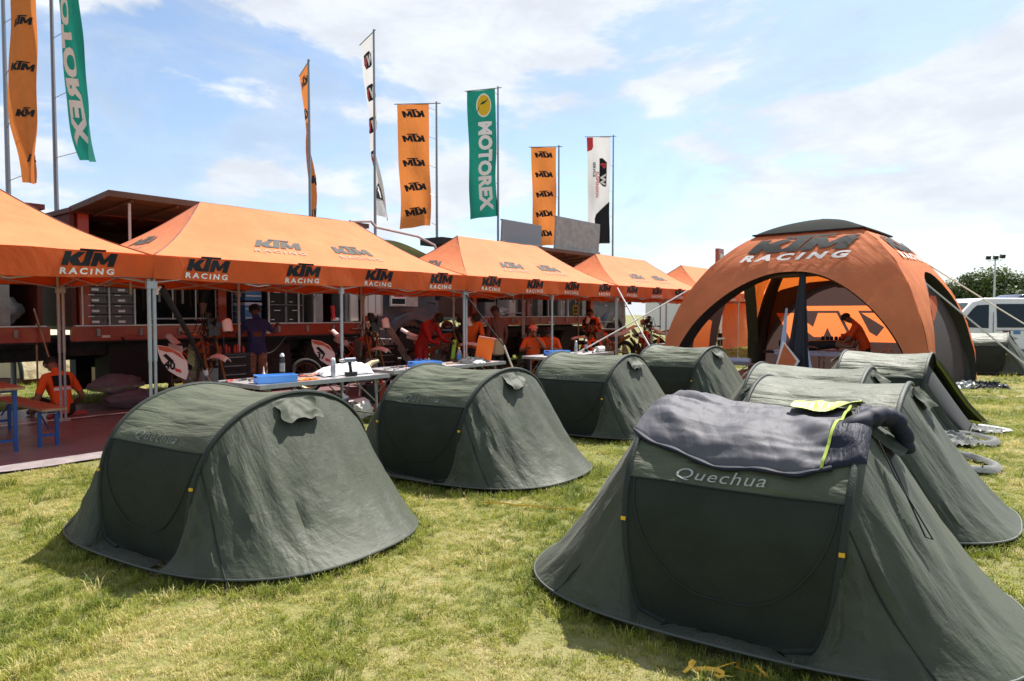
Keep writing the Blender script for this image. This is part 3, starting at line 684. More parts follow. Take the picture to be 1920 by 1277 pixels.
def canopy_proto():
    T = thing('pop_up_canopy', 'x', 'canopy', (0, 0, 0), 0, 'orange pop-up canopies in a row')
    for nm, fn in (('a', roof_front), ('b', roof_back)):
        mb = MB(); mb.grid(fn, 48, 16, uvs=(CL/3, 1)); mb.build('roof_panel', 'canopy_cloth', T)
    for s_ in (-1, 1):
        mb = MB(); mb.grid(lambda a, b_: roof_side(a, b_, s_), 20, 16); mb.build('roof_panel', 'canopy_cloth', T)
    mb = MB(); mb.grid(lambda a, b_: val_front(CL*a, ZV0+(ZV1-ZV0)*b_), 90, 6, uvs=(CL, .3)); mb.build('valance', 'valance_shaded', T)
    mb = MB(); mb.grid(lambda a, b_: (lambda p: Vector((p.x, CDp-p.y, p.z)))(val_front(CL*a, ZV0+(ZV1-ZV0)*b_)), 60, 4, uvs=(CL, .3)); mb.build('valance', 'valance_shaded', T)
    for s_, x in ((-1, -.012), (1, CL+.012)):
        mb = MB(); mb.grid(lambda a, b_: Vector((x, -.03+(CDp+.06)*a, ZV0+(ZV1-ZV0)*b_+.01*math.cos(a*12)*(1-b_))), 30, 4, uvs=(3, .3)); mb.build('valance', 'valance_shaded', T)
    mb = MB()
    for y in (-.033, CDp+.033): mb.tube([Vector((CL*k/40, y, ZV0+.006+.012*math.cos(2*PI*k/40*2))) for k in range(41)], .005, 4)
    mb.build('hem', 'print_black', T)
    mb = MB()
    for r_, x in ((0, 0), (1, 0)):
        for s_ in (0, 1):
            mb.tube([roof_front(s_, k/14) if r_ == 0 else roof_back(s_, k/14) for k in range(15)], .008, 5)
    mb.build('hip_seam', 'truck_red', T)
    for x in (0.03, CL/2, CL-.03):
        for y in (0.03, CDp-.03):
            mb = MB(); mb.tube([(x, y, .02), (x, y, 2.22)], .019, 8); leg = mb.build('leg', 'pole_metal', T)
            mb = MB(); mb.tube([(x, y, 1.02), (x, y, 2.22)], .024, 8); mb.build('outer_tube', 'pole_metal', leg)
            mb = MB(); mb.box((x, y, .012), (.09, .09, .02)); mb.build('foot_plate', 'pole_metal', leg, smooth=False)
            mb = MB(); mb.box((x, y, 1.95), (.06, .06, .09)); mb.build('slider', 'pole_metal', leg, smooth=False)
    mb = MB()
    for y in (.05, CDp-.05):
        for k in range(4):
            xa, xb = .03+(CL-.06)*k/4, .03+(CL-.06)*(k+1)/4
            mb.tube([(xa, y, 1.98 if k % 2 else 2.2), (xb, y, 2.2 if k % 2 else 1.98)], .012, 6); mb.tube([(xa, y+.02, 2.2 if k % 2 else 1.98), (xb, y+.02, 1.98 if k % 2 else 2.2)], .012, 6)
    for x in (.05, CL/2, CL-.05):
        for k in range(2):
            ya, yb = .03+(CDp-.06)*k/2, .03+(CDp-.06)*(k+1)/2
            mb.tube([(x, ya, 1.98), (x, yb, 2.2)], .012, 6); mb.tube([(x+.02, ya, 2.2), (x+.02, yb, 1.98)], .012, 6)
    for x in (1.38, CL-1.38): mb.tube([(x, CDp/2, 2.1), (x, CDp/2, ZR-.03)], .02, 8)
    mb.tube([(1.38, CDp/2, ZR-.05), (CL-1.38, CDp/2, ZR-.05)], .015, 6)
    mb.build('truss', 'pole_metal', T)
    for x in (.69, 2.11, 3.53, 4.95):
        stamp(LOGO, lambda a, b_: val_front(x+a, ZV0+.125+b_*.98)+Vector((0, -.006, 0)), 'logo_print', 'print_black', T, .158, cuts=1)
        stamp(RAC, lambda a, b_: val_front(x-.03+a, ZV0+.035+b_)+Vector((0, -.006, 0)), 'lettering', 'print_pale', T, .150)
    for xc in (2.06, 3.52):
        f = lambda a, b_: roof_front(min(max((xc+a-1.38*.30)/(CL-2*1.38*.30), 0), 1), .22+b_/1.77)+Vector((0, -.006, .008))
        stamp(LOGO, lambda a, b_: f(a, b_+.21), 'logo_print', 'print_grey', T, .235, cuts=3)
        stamp(RAC, lambda a, b_: f(a-.04, b_+.02), 'lettering', 'roof_letter', T, .225, cuts=2)
    for s_, off in ((-1, (-.006, 0, .006)), (1, (.006, 0, .006))):
        f = lambda a, b_: roof_side(.5+(a*(-s_)*-1)/(CDp*.72)*(1 if s_ > 0 else -1), .22+b_/1.6, s_)+Vector(off)
        stamp(LOGO, lambda a, b_: f(a, b_+.20), 'logo_print', 'print_grey', T, .21, cuts=3)
        stamp(RAC, lambda a, b_: f(a, b_+.02), 'lettering', 'roof_letter', T, .20, cuts=2)
    return T
can = canopy_proto()
CLAB = ['orange pop-up canopy over the red-topped bench', 'large orange pop-up canopy over the man in the blue shirt',
        'orange pop-up canopy over the seated pair in orange shirts', 'orange pop-up canopy over the steps and the ladder truck',
        'far orange pop-up canopy whose peak shows beside the dome', 'farthest orange pop-up canopy seen through the dome doorway']
for i in range(6):
    s0 = 3.79+CL*(i-1)
    c = can if i == 0 else copy_tree(can)
    c.location = R(s0+.0, 0); c.rotation_euler = (0, 0, RZ); c['label'] = CLAB[i]
# ================================================================== flags
def flag(px_s, top_z, tall, d0, d1, gap, kind, label, bend=0.0, W_=0.95, ptop=None, ph=0.0):
    """pole stands behind the canopies; d0/d1: heading of the cloth at its top and bottom (degrees, 0 = to the right, 90 = away)"""
    t_ = 5.5; s_ = px_s; base_ = R(s_, t_)
    T = thing('flag', label, 'flag', base_, 0, 'tall banner flags behind the canopies')
    mb = MB(); mb.tube([(0, 0, 0), (0, 0, 4), (0, 0, top_z+.05)], [.045, .038, .026], 8); mb.build('pole', 'flag_pole', T)
    H_ = tall
    def dirv(v):
        k = math.radians(d0+(d1-d0)*max(v, 0)**1.3); return Vector((math.cos(k), math.sin(k), 0))
    a0 = dirv(0)
    mb = MB(); mb.tube([a0*-.12+Vector((0, 0, top_z)), a0*(gap+W_+.08)+Vector((0, 0, top_z))], .014, 6); mb.build('crossbar', 'flag_pole', T)
    def F(u, v):
        d = dirv(v); wv = W_*(1-.06*v); n_ = Vector((-d.y, d.x, 0))
        rip = (.07*math.sin(u*4.2+v*6+ph)+.04*math.sin(u*9-v*4+ph*2))*(.15+v)+.07*nz(u*2.2, v*4, ph+3)*(0.3+v)
        sc_ = 1-.10*math.sin(PI*v)*abs(d1-d0)/60
        return d*(gap*(1-.2*v)+u*wv*sc_)+n_*rip+Vector((bend*v*v+.14*nz(v*2.2, ph)*v, 0, top_z-.015-v*H_-.10*u*u*v))
    m_ = {'orange': 'flag_orange', 'green': 'flag_green', 'white': 'flag_white', 'white2': 'flag_white'}[kind]
    mb = MB(); mb.grid(F, 14, 64, uvs=(1, tall)); mb.build('banner', m_, T)
    mb = MB()
    for k in range(5):
        v = .03+.235*k; mb.tube([Vector((0, 0, top_z-v*H_-.1)), F(0.01, v)], .006, 4)
    mb.build_each('tie', 'flag_pole', T)
    # prints face the camera side
    ref = F(.5, .5); e1 = F(.52, .5)-F(.5, .5); e2 = F(.5, .48)-F(.5, .5); nn = e1.cross(e2).normalized()
    world = base_+ref; tocam = (Vector((0, 0, 1.6))-world)
    def off(u, v):
        e1 = F(u+.01, v)-F(u-.01, v); e2 = F(u, v-.005)-F(u, v+.005); n_ = e1.cross(e2).normalized()
        return F(u, v)+(n_ if n_.dot(tocam) > 0 else -n_)*.008
    return T, off, W_, H_
def ktm_flag(*a, mirror=False, rows=(.075, .275, .475, .675, .875), **kw):
    T, F, W_, H_ = flag(*a, **kw)
    for v in rows:
        stamp(LOGO, lambda x, y: F(.5+x/W_, v+.03-y/H_), 'logo_print', 'print_black', T, .68*W_/3.4, cuts=3, mirror=mirror)
    return T
# s for a pole seen at pixel x on the line t = 5.5
def spx(px, t_=5.5):
    tn_ = math.tan(TH); Z = 1279*(RHO+t_)/math.cos(TH)/(960+1279*tn_-px); return (Z-(RHO+t_)*math.sin(TH))/math.cos(TH)
ktm_flag(spx(23), 7.6, 3.75, -12, -30, .10, 'orange', 'orange banner on the outermost pole, lettering the right way round', bend=.10, W_=.60, ph=1)
ktm_flag(spx(820), 7.65, 3.5, 176, 186, .22, 'orange', 'orange banner flat to view between the white flag and the green one', mirror=False, ph=2, W_=.93)
ktm_flag(spx(1047), 7.6, 3.5, 176, 186, .10, 'orange', 'orange banner partly behind the raised panels on the truck roof', mirror=False, ph=4, W_=.90)
ktm_flag(spx(584), 7.6, 4.0, 118, 92, .04, 'orange', 'narrow orange banner seen almost edge-on, twisted round its pole', mirror=False, ph=5, W_=1.0)
def greenflag(mirror, *a, **kw):
    T, F, W_, H_ = flag(*a, **kw)
    shp = text_mesh('MOTOREX', 1.0, 0.05, 0, 1.0, 1.0); w0 = max(v[0] for v in shp[0])-min(v[0] for v in shp[0]); h0 = max(v[1] for v in shp[0])
    # text runs down the cloth, tops of the letters towards the pole
    Ltxt = .70*H_; k1 = Ltxt/w0; k2 = .46*W_/h0
    sgn = 1
    stamp(shp, lambda x, y: F(.60-(y*k2/W_), .60+x*k1/H_), 'lettering', 'print_white', T, 1.0, cuts=3)
    circ = [(.30*math.cos(2*PI*k/28), .42*math.sin(2*PI*k/28)) for k in range(28)]
    stamp(poly2d(circ), lambda x, y: F(.42+x*.9, .12-y*.9/H_), 'emblem_rim', 'print_white', T, 1.0, cuts=1)
    circ = [(.26*math.cos(2*PI*k/28), .37*math.sin(2*PI*k/28)) for k in range(28)]
    def G2(u, v, k=.010):
        a_ = F(u, v); return a_+(a_-F(u, v)).normalized()*0
    stamp(poly2d(circ), lambda x, y: F(.42+x*.9, .12-y*.9/H_)+Vector((0, -.008, 0)), 'emblem', 'flag_yellow', T, 1.0, cuts=1)
    sw = []
    for k in range(17):
        q = k/16; sw.append((-.20+.42*q, .20-.06*math.sin(q*6)-.42*q*q+.05))
    sw2 = [(x+.07, y-.10) for x, y in sw][::-1]
    stamp(poly2d(sw+sw2), lambda x, y: F(.42+x*.9, .12-y*.9/H_)+Vector((0, -.016, 0)), 'emblem_wave', 'flag_green', T, 1.0)
    return T
greenflag(False, spx(934), 8.8, 4.05, 163, 178, .10, 'green', 'green banner with yellow emblem, lettering readable down its length', W_=.95, ph=3)
greenflag(True, spx(112), 8.8, 4.45, -14, -30, .08, 'green', 'green banner curving towards its lower corner, next to the outermost orange flag', bend=.42, W_=.52, ph=6)
def shield(w_=1.0, h_=.62):
    return poly2d([(-w_/2, -h_/2), (w_/2-.18, -h_/2), (w_/2, -h_/2+.18), (w_/2, h_/2), (-w_/2+.18, h_/2), (-w_/2, h_/2-.18)])
def whiteflag(kind, *a, **kw):
    T, F, W_, H_ = flag(*a, **kw)
    if kind == 5:
        for v in (.12, .30, .48, .67, .86):
            stamp(shield(.62, .42), lambda x, y: F(.5+x/W_, v-y/H_), 'badge', 'print_black', T, 1.0, cuts=2)
            stamp(text_mesh('W', .36, .02), lambda x, y: F(.34+x/W_, v+.03-y/H_)+Vector((0, -.01, 0)), 'lettering', 'print_white', T, 1.0)
            stamp(text_mesh('P', .36, .02), lambda x, y: F(.68+x/W_, v+.03-y/H_)+Vector((0, -.01, 0)), 'lettering', 'print_red', T, 1.0)
    else:
        # u grows away from the pole; cloth hangs to the left of it
        stamp(poly2d([(.74, 0), (1, 0), (1, .13), (.80, .115), (.74, .09)]), lambda x, y: F(x, y+.003), 'corner_print', 'print_red', T, 1.0, cuts=2)
        stamp(poly2d([(0, .60), (0, .995), (.66, .995), (.68, .76), (.62, .72)]), lambda x, y: F(x, y), 'corner_print', 'print_black', T, 1.0, cuts=3)
        stamp(shield(1.15, .30), lambda x, y: F(.32-y/W_, .33+x/H_), 'badge', 'print_black', T, 1.0, cuts=2)
        stamp(text_mesh('W', .36, .02), lambda x, y: F(.42-y*.8/W_, .40+x*1.1/H_)+Vector((0, -.01, 0)), 'lettering', 'print_white', T, 1.0)
        stamp(text_mesh('P', .36, .02), lambda x, y: F(.42-y*.8/W_, .27+x*1.1/H_)+Vector((0, -.01, 0)), 'lettering', 'print_red', T, 1.0)
        stamp(text_mesh('SUSPENSION', .17, .006, 0, 1.1), lambda x, y: F(.62-y/W_, .44+x/H_), 'lettering', 'print_red', T, 1.0)
        stamp(text_mesh('SERVICE', .15, .006, 0, 1.1), lambda x, y: F(.76-y/W_, .30+x/H_), 'lettering', 'print_black', T, 1.0)
    return T
whiteflag(8, spx(1148), 8.75, 4.3, 176, 184, .12, 'white', 'white banner with red corner and dark lower corner, farthest pole', W_=.95, ph=7)
whiteflag(5, spx(705), 8.95, 4.7, 122, 84, .04, 'white', 'white banner with dark badges, twisted round the tallest pole', W_=.95, ph=8)
# ================================================================== inflatable dome
DC = Vector((7.35, 16.2, 0)); DA = 2.70; DH = 3.74; DRZ = math.radians(-41.3)
dome = thing('inflatable_dome', 'orange inflatable dome shelter with black roof cap and open arched sides', 'dome tent', DC, DRZ)
def rotq(p, j):
    for _ in range(j % 4): p = Vector((-p.y, p.x, p.z))
    return p
def archz(s_):
    g_ = abs(2*s_-1)/.90
    return 0.0 if g_ >= 1 else 2.50*(1-g_**2.3)**.5
def skin(s_, w_, j):
    t0 = math.asin(min(.999, archz(s_)/DH)); tc_ = 1.235; t_ = t0+(tc_-t0)*w_
    k = math.cos(t_); q = 2*s_-1
    bul = .16*(1-q*q)*k*min(1, (1.4-t_)*1.3)+.015*nz(q*3, t_*8, j)+.018*(rz_(q*7, t_*5, j+4)-.5)*(.3+abs(q))
    return rotq(Vector((q*DA*k*1.02, -DA*k*1.02-bul, DH*math.sin(t_))), j)
for j in range(4):
    mb = MB(); mb.grid(lambda a, b_: skin(.5-.5*math.cos(PI*a), b_, j), 88, 26, uvs=(2, 1)); mb.build('roof_panel', 'dome_cloth', dome)
    mb = MB()
    def lip(a, b_):
        s_ = .05+.90*(.5-.5*math.cos(PI*a)); P = skin(s_, 0, 0); q = 2*s_-1
        return rotq(P+Vector((-q*.10*b_, .34*b_, -.05*b_ if P.z > .1 else 0)), j)
    mb.grid(lip, 60, 4); mb.build('arch_lip', 'dome_black', dome)
    c_ = [rotq(Vector((-DA*math.cos(t_)*.92, -DA*math.cos(t_)*.92, DH*.94*math.sin(t_)-.04)), j) for t_ in [1.2*k/30 for k in range(31)]]
    mb = MB(); mb.tube(c_, [.20-.11*(k/30)**1.5 for k in range(31)], 14); mb.build('inflated_leg', 'dome_black', dome)
mb = MB()
def capf(a, b_):
    ang = 2*PI*a; k = .425*(1-b_); c_, s_ = math.cos(ang), math.sin(ang); m_ = 1/max(abs(c_), abs(s_))
    rr = DA*k*(1.02*m_+.04)
    return Vector((c_*rr, s_*rr, DH*math.sqrt(1-k*k)+.035+.055*b_**2+.03*nz(c_*3, s_*3, b_)*b_))
mb.grid(capf, 64, 10); mb.build('roof_cap', 'dome_cap', dome)
mb = MB(); mb.tube([capf(k/64, 0)+Vector((0, 0, .01)) for k in range(64)], .02, 6, closed=True); mb.build('cap_rim', 'dome_black', dome)
def dome_xy(x, t_, j=0):
    k = math.cos(t_); q = x/(DA*k*1.02); s_ = .5+q/2; t0 = math.asin(min(.999, archz(s_)/DH)); w_ = (t_-t0)/(1.235-t0)
    return rotq(skin(s_, w_, 0)+Vector((0, -.020, .016)), j)
for j in (0, 1):
    stamp(LOGO, lambda x, y: dome_xy(x*.62+.03, .905+y*.150, j), 'logo_print', 'print_black', dome, 1.0, cuts=4)
    stamp(RAC2, lambda x, y: dome_xy(x*.54-.05, .828+y*.130, j), 'lettering', 'print_pale', dome, 1.0, cuts=3)
# walls: dark mesh with the mark cut out in glowing orange cloth
def wall(x, z, j, dd=0.0):
    return rotq(Vector((x, -(DA*.955*math.sqrt(max(0, 1-(z/DH)**2))-dd), z)), j)
def holes_wall(outer, holes, fn, nm, m_, parent):
    L_ = [[Vector((x, y, 0)) for x, y in outer]]+[[Vector((x, y, 0)) for x, y in h] for h in holes]
    flat = [p for l in L_ for p in l]; tri = tessellate_polygon(L_)
    return stamp(([(p.x, p.y) for p in flat], [tuple(t_) for t_ in tri]), fn, nm, m_, parent, 1.0, cuts=5)
def wall_out(x0, x1, zt):
    pts_ = [(x0, .03), (x1, .03)]; 
    for k in range(9):
        q = k/8*PI; xx = (x0+x1)/2+(x1-x0)/2*math.cos(q); pts_.append((xx, zt*(.60+.40*max(0, math.sin(q))**.8)))
    return pts_
sx_, sy_ = 1.03, .76
lg = [[((x-1.7+(y-.5)*.32)*sx_, .86+y*sy_) for x, y in pl] for pl in (KT, MM)]
outer = wall_out(-2.42, 2.42, 2.5)
W2 = lambda x, y: wall(x, y, 2)
holes_wall(outer, lg, W2, 'wall_panel', 'dome_mesh', dome)
for h in lg: stamp(poly2d(h), W2, 'logo_window', 'dome_glow', dome, 1.0, cuts=4)
stamp(RAC2, lambda x, y: wall(x, .60+y, 2, .02), 'lettering', 'print_white', dome, .46)
hl = [(-1.55, .30), (-.75, .30), (-.62, .62), (-.78, 1.42), (-1.55, 1.55)]
# left wall (door open), right wall closed
W3 = lambda x, y: wall(x, y, 3)
holes_wall([(2.42, .03), (2.42, 1.4), (1.6, 2.1), (.35, 2.35), (.20, .03)], [[(-x, y) for x, y in hl]], W3, 'wall_panel', 'dome_mesh', dome)
stamp(poly2d([(-x, y) for x, y in hl]), W3, 'logo_window', 'dome_glow', dome, 1.0, cuts=3)
W1 = lambda x, y: wall(x, y, 1)
hr = [(-1.2, 1.55), (.2, 2.0), (.9, 2.0), (.5, 1.75), (-.4, 1.45)]
holes_wall(wall_out(-2.42, 2.42, 2.5), [hr], W1, 'wall_panel', 'dome_mesh', dome)
stamp(poly2d(hr), W1, 'logo_window', 'dome_glow', dome, 1.0, cuts=3)
# gathered door curtain hanging at the front arch
mb = MB()
def curt(a, b_, wt, wb, yo):
    q = 2*PI*a; wd = wt+(wb-wt)*b_**1.2
    return Vector((.22+wd*math.cos(q)+.02*math.sin(5*q)*b_, -2.02-.30*b_+yo+wd*.42*math.sin(q)*(1+.3*math.sin(6*q)), 2.50-2.40*b_))
mb.grid(lambda a, b_: curt(a, b_, .06, .27, 0), 48, 24); cu = mb.build('rolled_curtain', 'navy_cloth', dome)
mb = MB(); mb.grid(lambda a, b_: Vector((-.05-.17*b_+.16*a*(.3+b_), -2.25-.10*b_+.02*math.sin(a*5), 1.72-1.65*b_)), 6, 12); mb.build('curtain_edge', 'blue_white', cu)
mb = MB(); mb.grid(lambda a, b_: Vector((.42+.10*b_+.12*a*b_, -2.25-.12*b_, .9-.85*b_)), 6, 8); mb.build('curtain_edge', 'blue_white', cu)
stamp(poly2d([(0, .35), (.26, 0), (.02, -.42), (-.13, -.1)]), lambda x, y: Vector((.02+x, -2.50, .62+y)), 'curtain_print', 'dome_cloth', cu)
stamp(poly2d([(-.03, .42), (.32, 0), (.02, -.50), (-.17, -.1)]), lambda x, y: Vector((.02+x, -2.49, .62+y)), 'curtain_print_edge', 'print_white', cu)
# rolled door and tubes inside, under the roof
mb = MB(); mb.tube([(-1.3, -1.9, 2.42), (1.2, -1.9, 2.48)], .07, 8); mb.tube([(-.2, 1.9, 2.33), (1.9, 1.9, 2.33)], .06, 8); mb.build('rolled_door', 'lid_brown', dome)
mb = MB(); mb.grid(lambda a, b_: Vector((-DA+.15+(2*DA-.3)*a, -DA+.15+(2*DA-.3)*b_, .012+.006*abs(nz(a*9, b_*9, 1)))), 20, 20)
rc = mb.build('red_carpet', 'red_carpet'); rc.location = DC; rc.rotation_euler = (0, 0, DRZ); tag(rc, 'red floor carpet laid inside the orange dome', 'carpet')
mb = MB(); mb.grid(lambda a, b_: Vector((-2.2+3.2*a, -3.6+.95*b_, .011+.01*abs(nz(a*9, b_*9, 7)))), 20, 8)
rc = mb.build('red_mat', 'red_carpet'); rc.location = DC; rc.rotation_euler = (0, 0, DRZ); tag(rc, 'red mat on the grass before the dome entrance', 'mat')
def rope(label, a, b_, r_=.012, m_='strap_white', name='guy_rope'):
    mb = MB(); n_ = 12; a, b_ = Vector(a), Vector(b_)
    mb.tube([a.lerp(b_, k/n_)-Vector((0, 0, .03*math.sin(PI*k/n_))) for k in range(n_+1)], r_, 5)
    o = mb.build(name, m_); return tag(o, label, 'rope', 'guy ropes')
def DW(x, y, z): c_, s_ = math.cos(DRZ), math.sin(DRZ); return DC+Vector((x*c_-y*s_, x*s_+y*c_, z))
rope('white guy rope from the dome shoulder down past the white van', DW(1.25, -1.25, 3.28), (10.6, 13.0, .02), .017)
rope('guy rope from the rear of the dome crossing the van windows', DW(1.9, 1.6, 2.75), (15.4, 17.5, .02), .017)
rope('white strap from the canopy corner down behind the fourth tent', R(15.0, -.02, 2.25), (3.54, 15.0, .02), .02)
rope('guy rope from the dome foot side up to the far canopy, slanting across the steps', DW(-2.25, -2.35, 2.15), (.2, 15.5, .02), .016)
sp = thing('ratchet_strap', 'strap from the paired canopy posts, black above and white below, behind the orange board', 'strap', (0, 0, 0))
a_, b_, c_ = R(9.4, -.02, 1.95), Vector((-.16, 13.3, .98)), Vector((.20, 13.7, .02))
mb = MB(); mb.tube([a_, a_.lerp(b_, .5)-Vector((0, 0, .02)), b_], .014, 5); mb.build('black_webbing', 'black_matte', sp)
mb = MB(); mb.tube([b_, c_], .02, 5); mb.build('white_webbing', 'strap_white', sp)
# ================================================================== service trucks
from mathutils.bvhtree import BVHTree
TT = 4.0
def row_thing(name, label, cat, s_, t_, z=0.0, group=None, rz=0.0): return thing(name, label, cat, R(s_, t_, z), RZ+rz, group)
def pt(name, m_, parent, *boxes, smooth=False, **kw):
    mb = MB()
    for b_ in boxes: mb.box(*b_)
    return mb.build(name, m_, parent, smooth=smooth, **kw)
def wheel(parent, x, y, z, r_, w_):
    mb = MB(); mb.lathe([(r_*.62, -w_/2), (r_*.94, -w_/2), (r_, -w_*.3), (r_, w_*.3), (r_*.94, w_/2), (r_*.62, w_/2)], (x, y, z), 28, 'y')
    for k in range(28):
        q = 2*PI*k/28; mb.box((x+math.cos(q)*(r_+.008), y, z+math.sin(q)*(r_+.008)), (.05, w_*.9, .05), rot=(0, -q, 0))
    w1 = mb.build('wheel', 'tyre', parent, angle=30)
    mb = MB(); mb.lathe([(r_*.60, -w_/2+.05), (r_*.50, -w_/2+.02), (r_*.44, -w_/2+.10), (r_*.2, -w_/2+.10), (r_*.16, -w_/2-.01), (.01, -w_/2-.01)], (x, y, z), 24, 'y'); mb.build('rim', 'truck_dark', w1)
def truck(label, s0, ln, zd=1.39, full=True, cab=True):
    T = row_thing('service_truck', label, 'truck', s0, TT, 0, 'orange service trucks behind the canopies')
    D_ = 2.45; zt = 3.24
    pt('deck', 'alu_dull', T, ((ln/2, D_/2, zd-.03), (ln, D_, .06)))
    pt('deck_beam', 'truck_orange', T, ((ln/2, -.04, zd-.12), (ln+.1, .08, .24)))
    pt('deck_lip', 'alu', T, ((ln/2, -.05, zd+.012), (ln, .09, .02)))
    pt('back_wall', 'truck_dark', T, ((ln/2, D_, (zd+zt)/2), (ln, .06, zt-zd)))
    pt('roof', 'truck_red', T, ((ln/2, D_/2, zt+.04), (ln+.06, D_+.1, .08)))
    for x in (0.04, ln-.04): pt('end_wall', 'truck_red', T, ((x, D_/2, (zd+zt)/2), (.07, D_-.1, zt-zd)))
    for x in ((.03, .42, .96) if full else (.03, .6)): pt('column', 'truck_orange', T, ((ln*x if x < .9 else ln-.06, .05, (zd+zt)/2), (.16, .12, zt-zd)))
    pt('chassis', 'truck_dark', T, ((ln/2+.6, .55, .95), (ln+1.6, .12, .26)), ((ln/2+.6, D_-.55, .95), (ln+1.6, .12, .26)), ((ln*.33, .55, .78), (1.1, .5, .5)), ((ln*.62, .4, .75), (.8, .4, .42)), ((ln*.2, D_/2, 1.05), (ln*.4, D_-.3, .3)), ((ln*.5, D_/2, 1.12), (ln, D_-.2, .12)))
    for k in range(9):
        pt('latch', 'alu_dull', T, ((ln*(k+.5)/9, -.095, zd-.10), (.05, .03, .12)))
    for k in range(4): pt('reflector', 'signal_orange' if k % 2 else 'print_pale', T, ((ln*(k+.3)/4, -.087, zd-.17), (.13, .014, .04)))
    mb = MB(); mb.tube([(0, -.07, zd-.26), (ln, -.07, zd-.26)], .016, 6); mb.build('lashing_rail', 'truck_dark', T)
    # lid hinged up, struts
    L_ = MB(); x1 = ln*.80
    L_.grid(lambda a, b_: (a*x1, .02-1.52*b_, zt+.02+.10*b_), 6, 4); L_.grid(lambda a, b_: (a*x1, .02-1.52*b_, zt+.07+.10*b_), 6, 4)
    lid = L_.build('lid', 'lid_brown', T)
    pt('lid_edge', 'lid_brown', lid, ((x1/2, -1.52, zt+.15), (x1+.04, .04, .09)), ((0, -.75, zt+.10), (.03, 1.5, .09), (-.066, 0, 0)), ((x1, -.75, zt+.10), (.03, 1.5, .09), (-.066, 0, 0)))
    for k in range(7):
        pt('lid_rib', 'lid_brown', lid, ((x1*(k+.5)/7, -.75, zt+.035), (.04, 1.4, .04), (-.066, 0, 0)))
    for x in (.35, x1-.3):
        mb = MB(); mb.tube([(x, -1.3, zt+.08), (x+.02, -.05, zd+.5)] if x > 1 else [(x, -1.35, zt+.08), (x+.05, -1.2, 1.9)], .022, 8); mb.build('strut', 'pole_metal', T)
    mb = MB()
    for z in (zd+.12, zd+1.02): mb.tube([(ln*.20, .06, z), (ln*.41, .06, z)], .015, 6)
    for x in (.2, .27, .34, .41): mb.tube([(ln*x, .06, zd+.1), (ln*x, .06, zd+1.05)], .013, 6)
    mb.build('rail', 'alu', T)
    for x in (.40, .455):
        mb = MB()
        for sx in (0, .11): mb.tube([(ln*x+sx, .02, zd+.05), (ln*x+sx, .02, zt-.1)], .010, 5)
        for k in range(16): mb.tube([(ln*x, .02, zd+.15+.11*k), (ln*x+.11, .02, zd+.15+.11*k)], .006, 4)
        mb.build('rack', 'alu_dull', T)
    pt('cabinet', 'alu_dull', T, ((ln*.79, .9, zd+.85), (.26, 1.6, 1.7)), ((ln*.925, .3, zd+.85), (.24, .5, 1.7)))
    pt('cabinet_door', 'alu', T, ((ln*.70, .02, zd+.62), (.035, .03, 1.24)), ((ln*.585, .02, zd+.62), (.035, .03, 1.24)), ((ln*.765, .02, zd+.62), (.035, .03, 1.24)))
    for k in range(9): pt('hanging_tool', ['truck_dark', 'lid_brown', 'alu_dull'][k % 3], T, ((ln*.215+k*.145, .5, zd+.72+.05*(k % 3)), (.035, .05, .9-.06*(k % 4))))
    if full:
        mb = MB(); mb.lathe([(.12, -.11), (.25, -.11), (.29, 0), (.25, .11), (.12, .11)], (.85, .9, zt+.20), 22, 'y'); mb.build('spare_tyre', 'tyre', T)
    if full: pt('under_shade', 'truck_dark', T, ((ln*.37, D_-.25, .62), (ln*.50, .3, .95)), ((ln*.86, D_-.25, .60), (ln*.2, .3, .9)))  # added dark panels that stand in for deep shade beneath the truck
    if full: pt('side_locker', 'black_matte', T, ((ln*.17, .35, .72), (ln*.16, .6, .7)), ((ln*.44, .3, .72), (ln*.14, .5, .66)))
    for x in (ln*.60, ln*.60+1.45) if full else (ln*.2, ln*.7): wheel(T, x, .42, .60, .60, .42)
    for x in (ln*.60, ln*.60+1.45) if full else (ln*.2, ln*.7): wheel(T, x, D_-.42, .60, .60, .42)
    if cab:
        x0 = ln+.02; cx = x0+1.25
        mb = MB()
        prof = [(x0+.12, 1.25), (x0+.12, 2.9), (x0+.35, 3.05), (x0+1.7, 3.02), (x0+2.1, 2.8), (x0+2.42, 1.95), (x0+2.48, 1.25)]
        mb.poly(prof, .08, D_-.08, fn=lambda x, z, y: (x, y, z)); cb = mb.build('cab', 'truck_slate', T, angle=25)
        pt('window', 'glass_dark', cb, ((x0+1.55, .07, 2.35), (.9, .03, .62)), ((x0+.62, .07, 2.35), (.5, .03, .55)))
        pt('door_handle', 'alu', cb, ((x0+.95, .06, 1.9), (.14, .04, .04)))
        mb = MB(); arc = [(x0+1.42+.92*math.cos(q), .72+.92*math.sin(q)) for q in [PI*(.04+.92*k/16) for k in range(17)]]
        arc2 = [(x0+1.42+.74*math.cos(q), .72+.74*math.sin(q)) for q in [PI*(.04+.92*k/16) for k in range(17)]][::-1]
        mb.poly(arc+arc2, -.06, .62, fn=lambda x, z, y: (x, y, z)); mb.build('fender', 'truck_slate', T, angle=50)
        pt('step_box', 'truck_slate', T, ((x0+.42, .25, 1.02), (.5, .6, .4)), ((x0+.42, .2, .65), (.46, .4, .08)))
        wheel(T, x0+1.42, .22, .64, .64, .42); wheel(T, x0+1.42, D_-.22, .64, .64, .42)
        mb = MB(); mb.grid(lambda a, b_: (x0+.25+2.0*a, .15+2.1*b_, 3.06+.62*(math.sin(PI*min(1, .16+.84*a)))**.7*(1-.35*(2*b_-1)**2)*(1-.55*a)), 16, 12); mb.build('deflector', 'deflector', T)
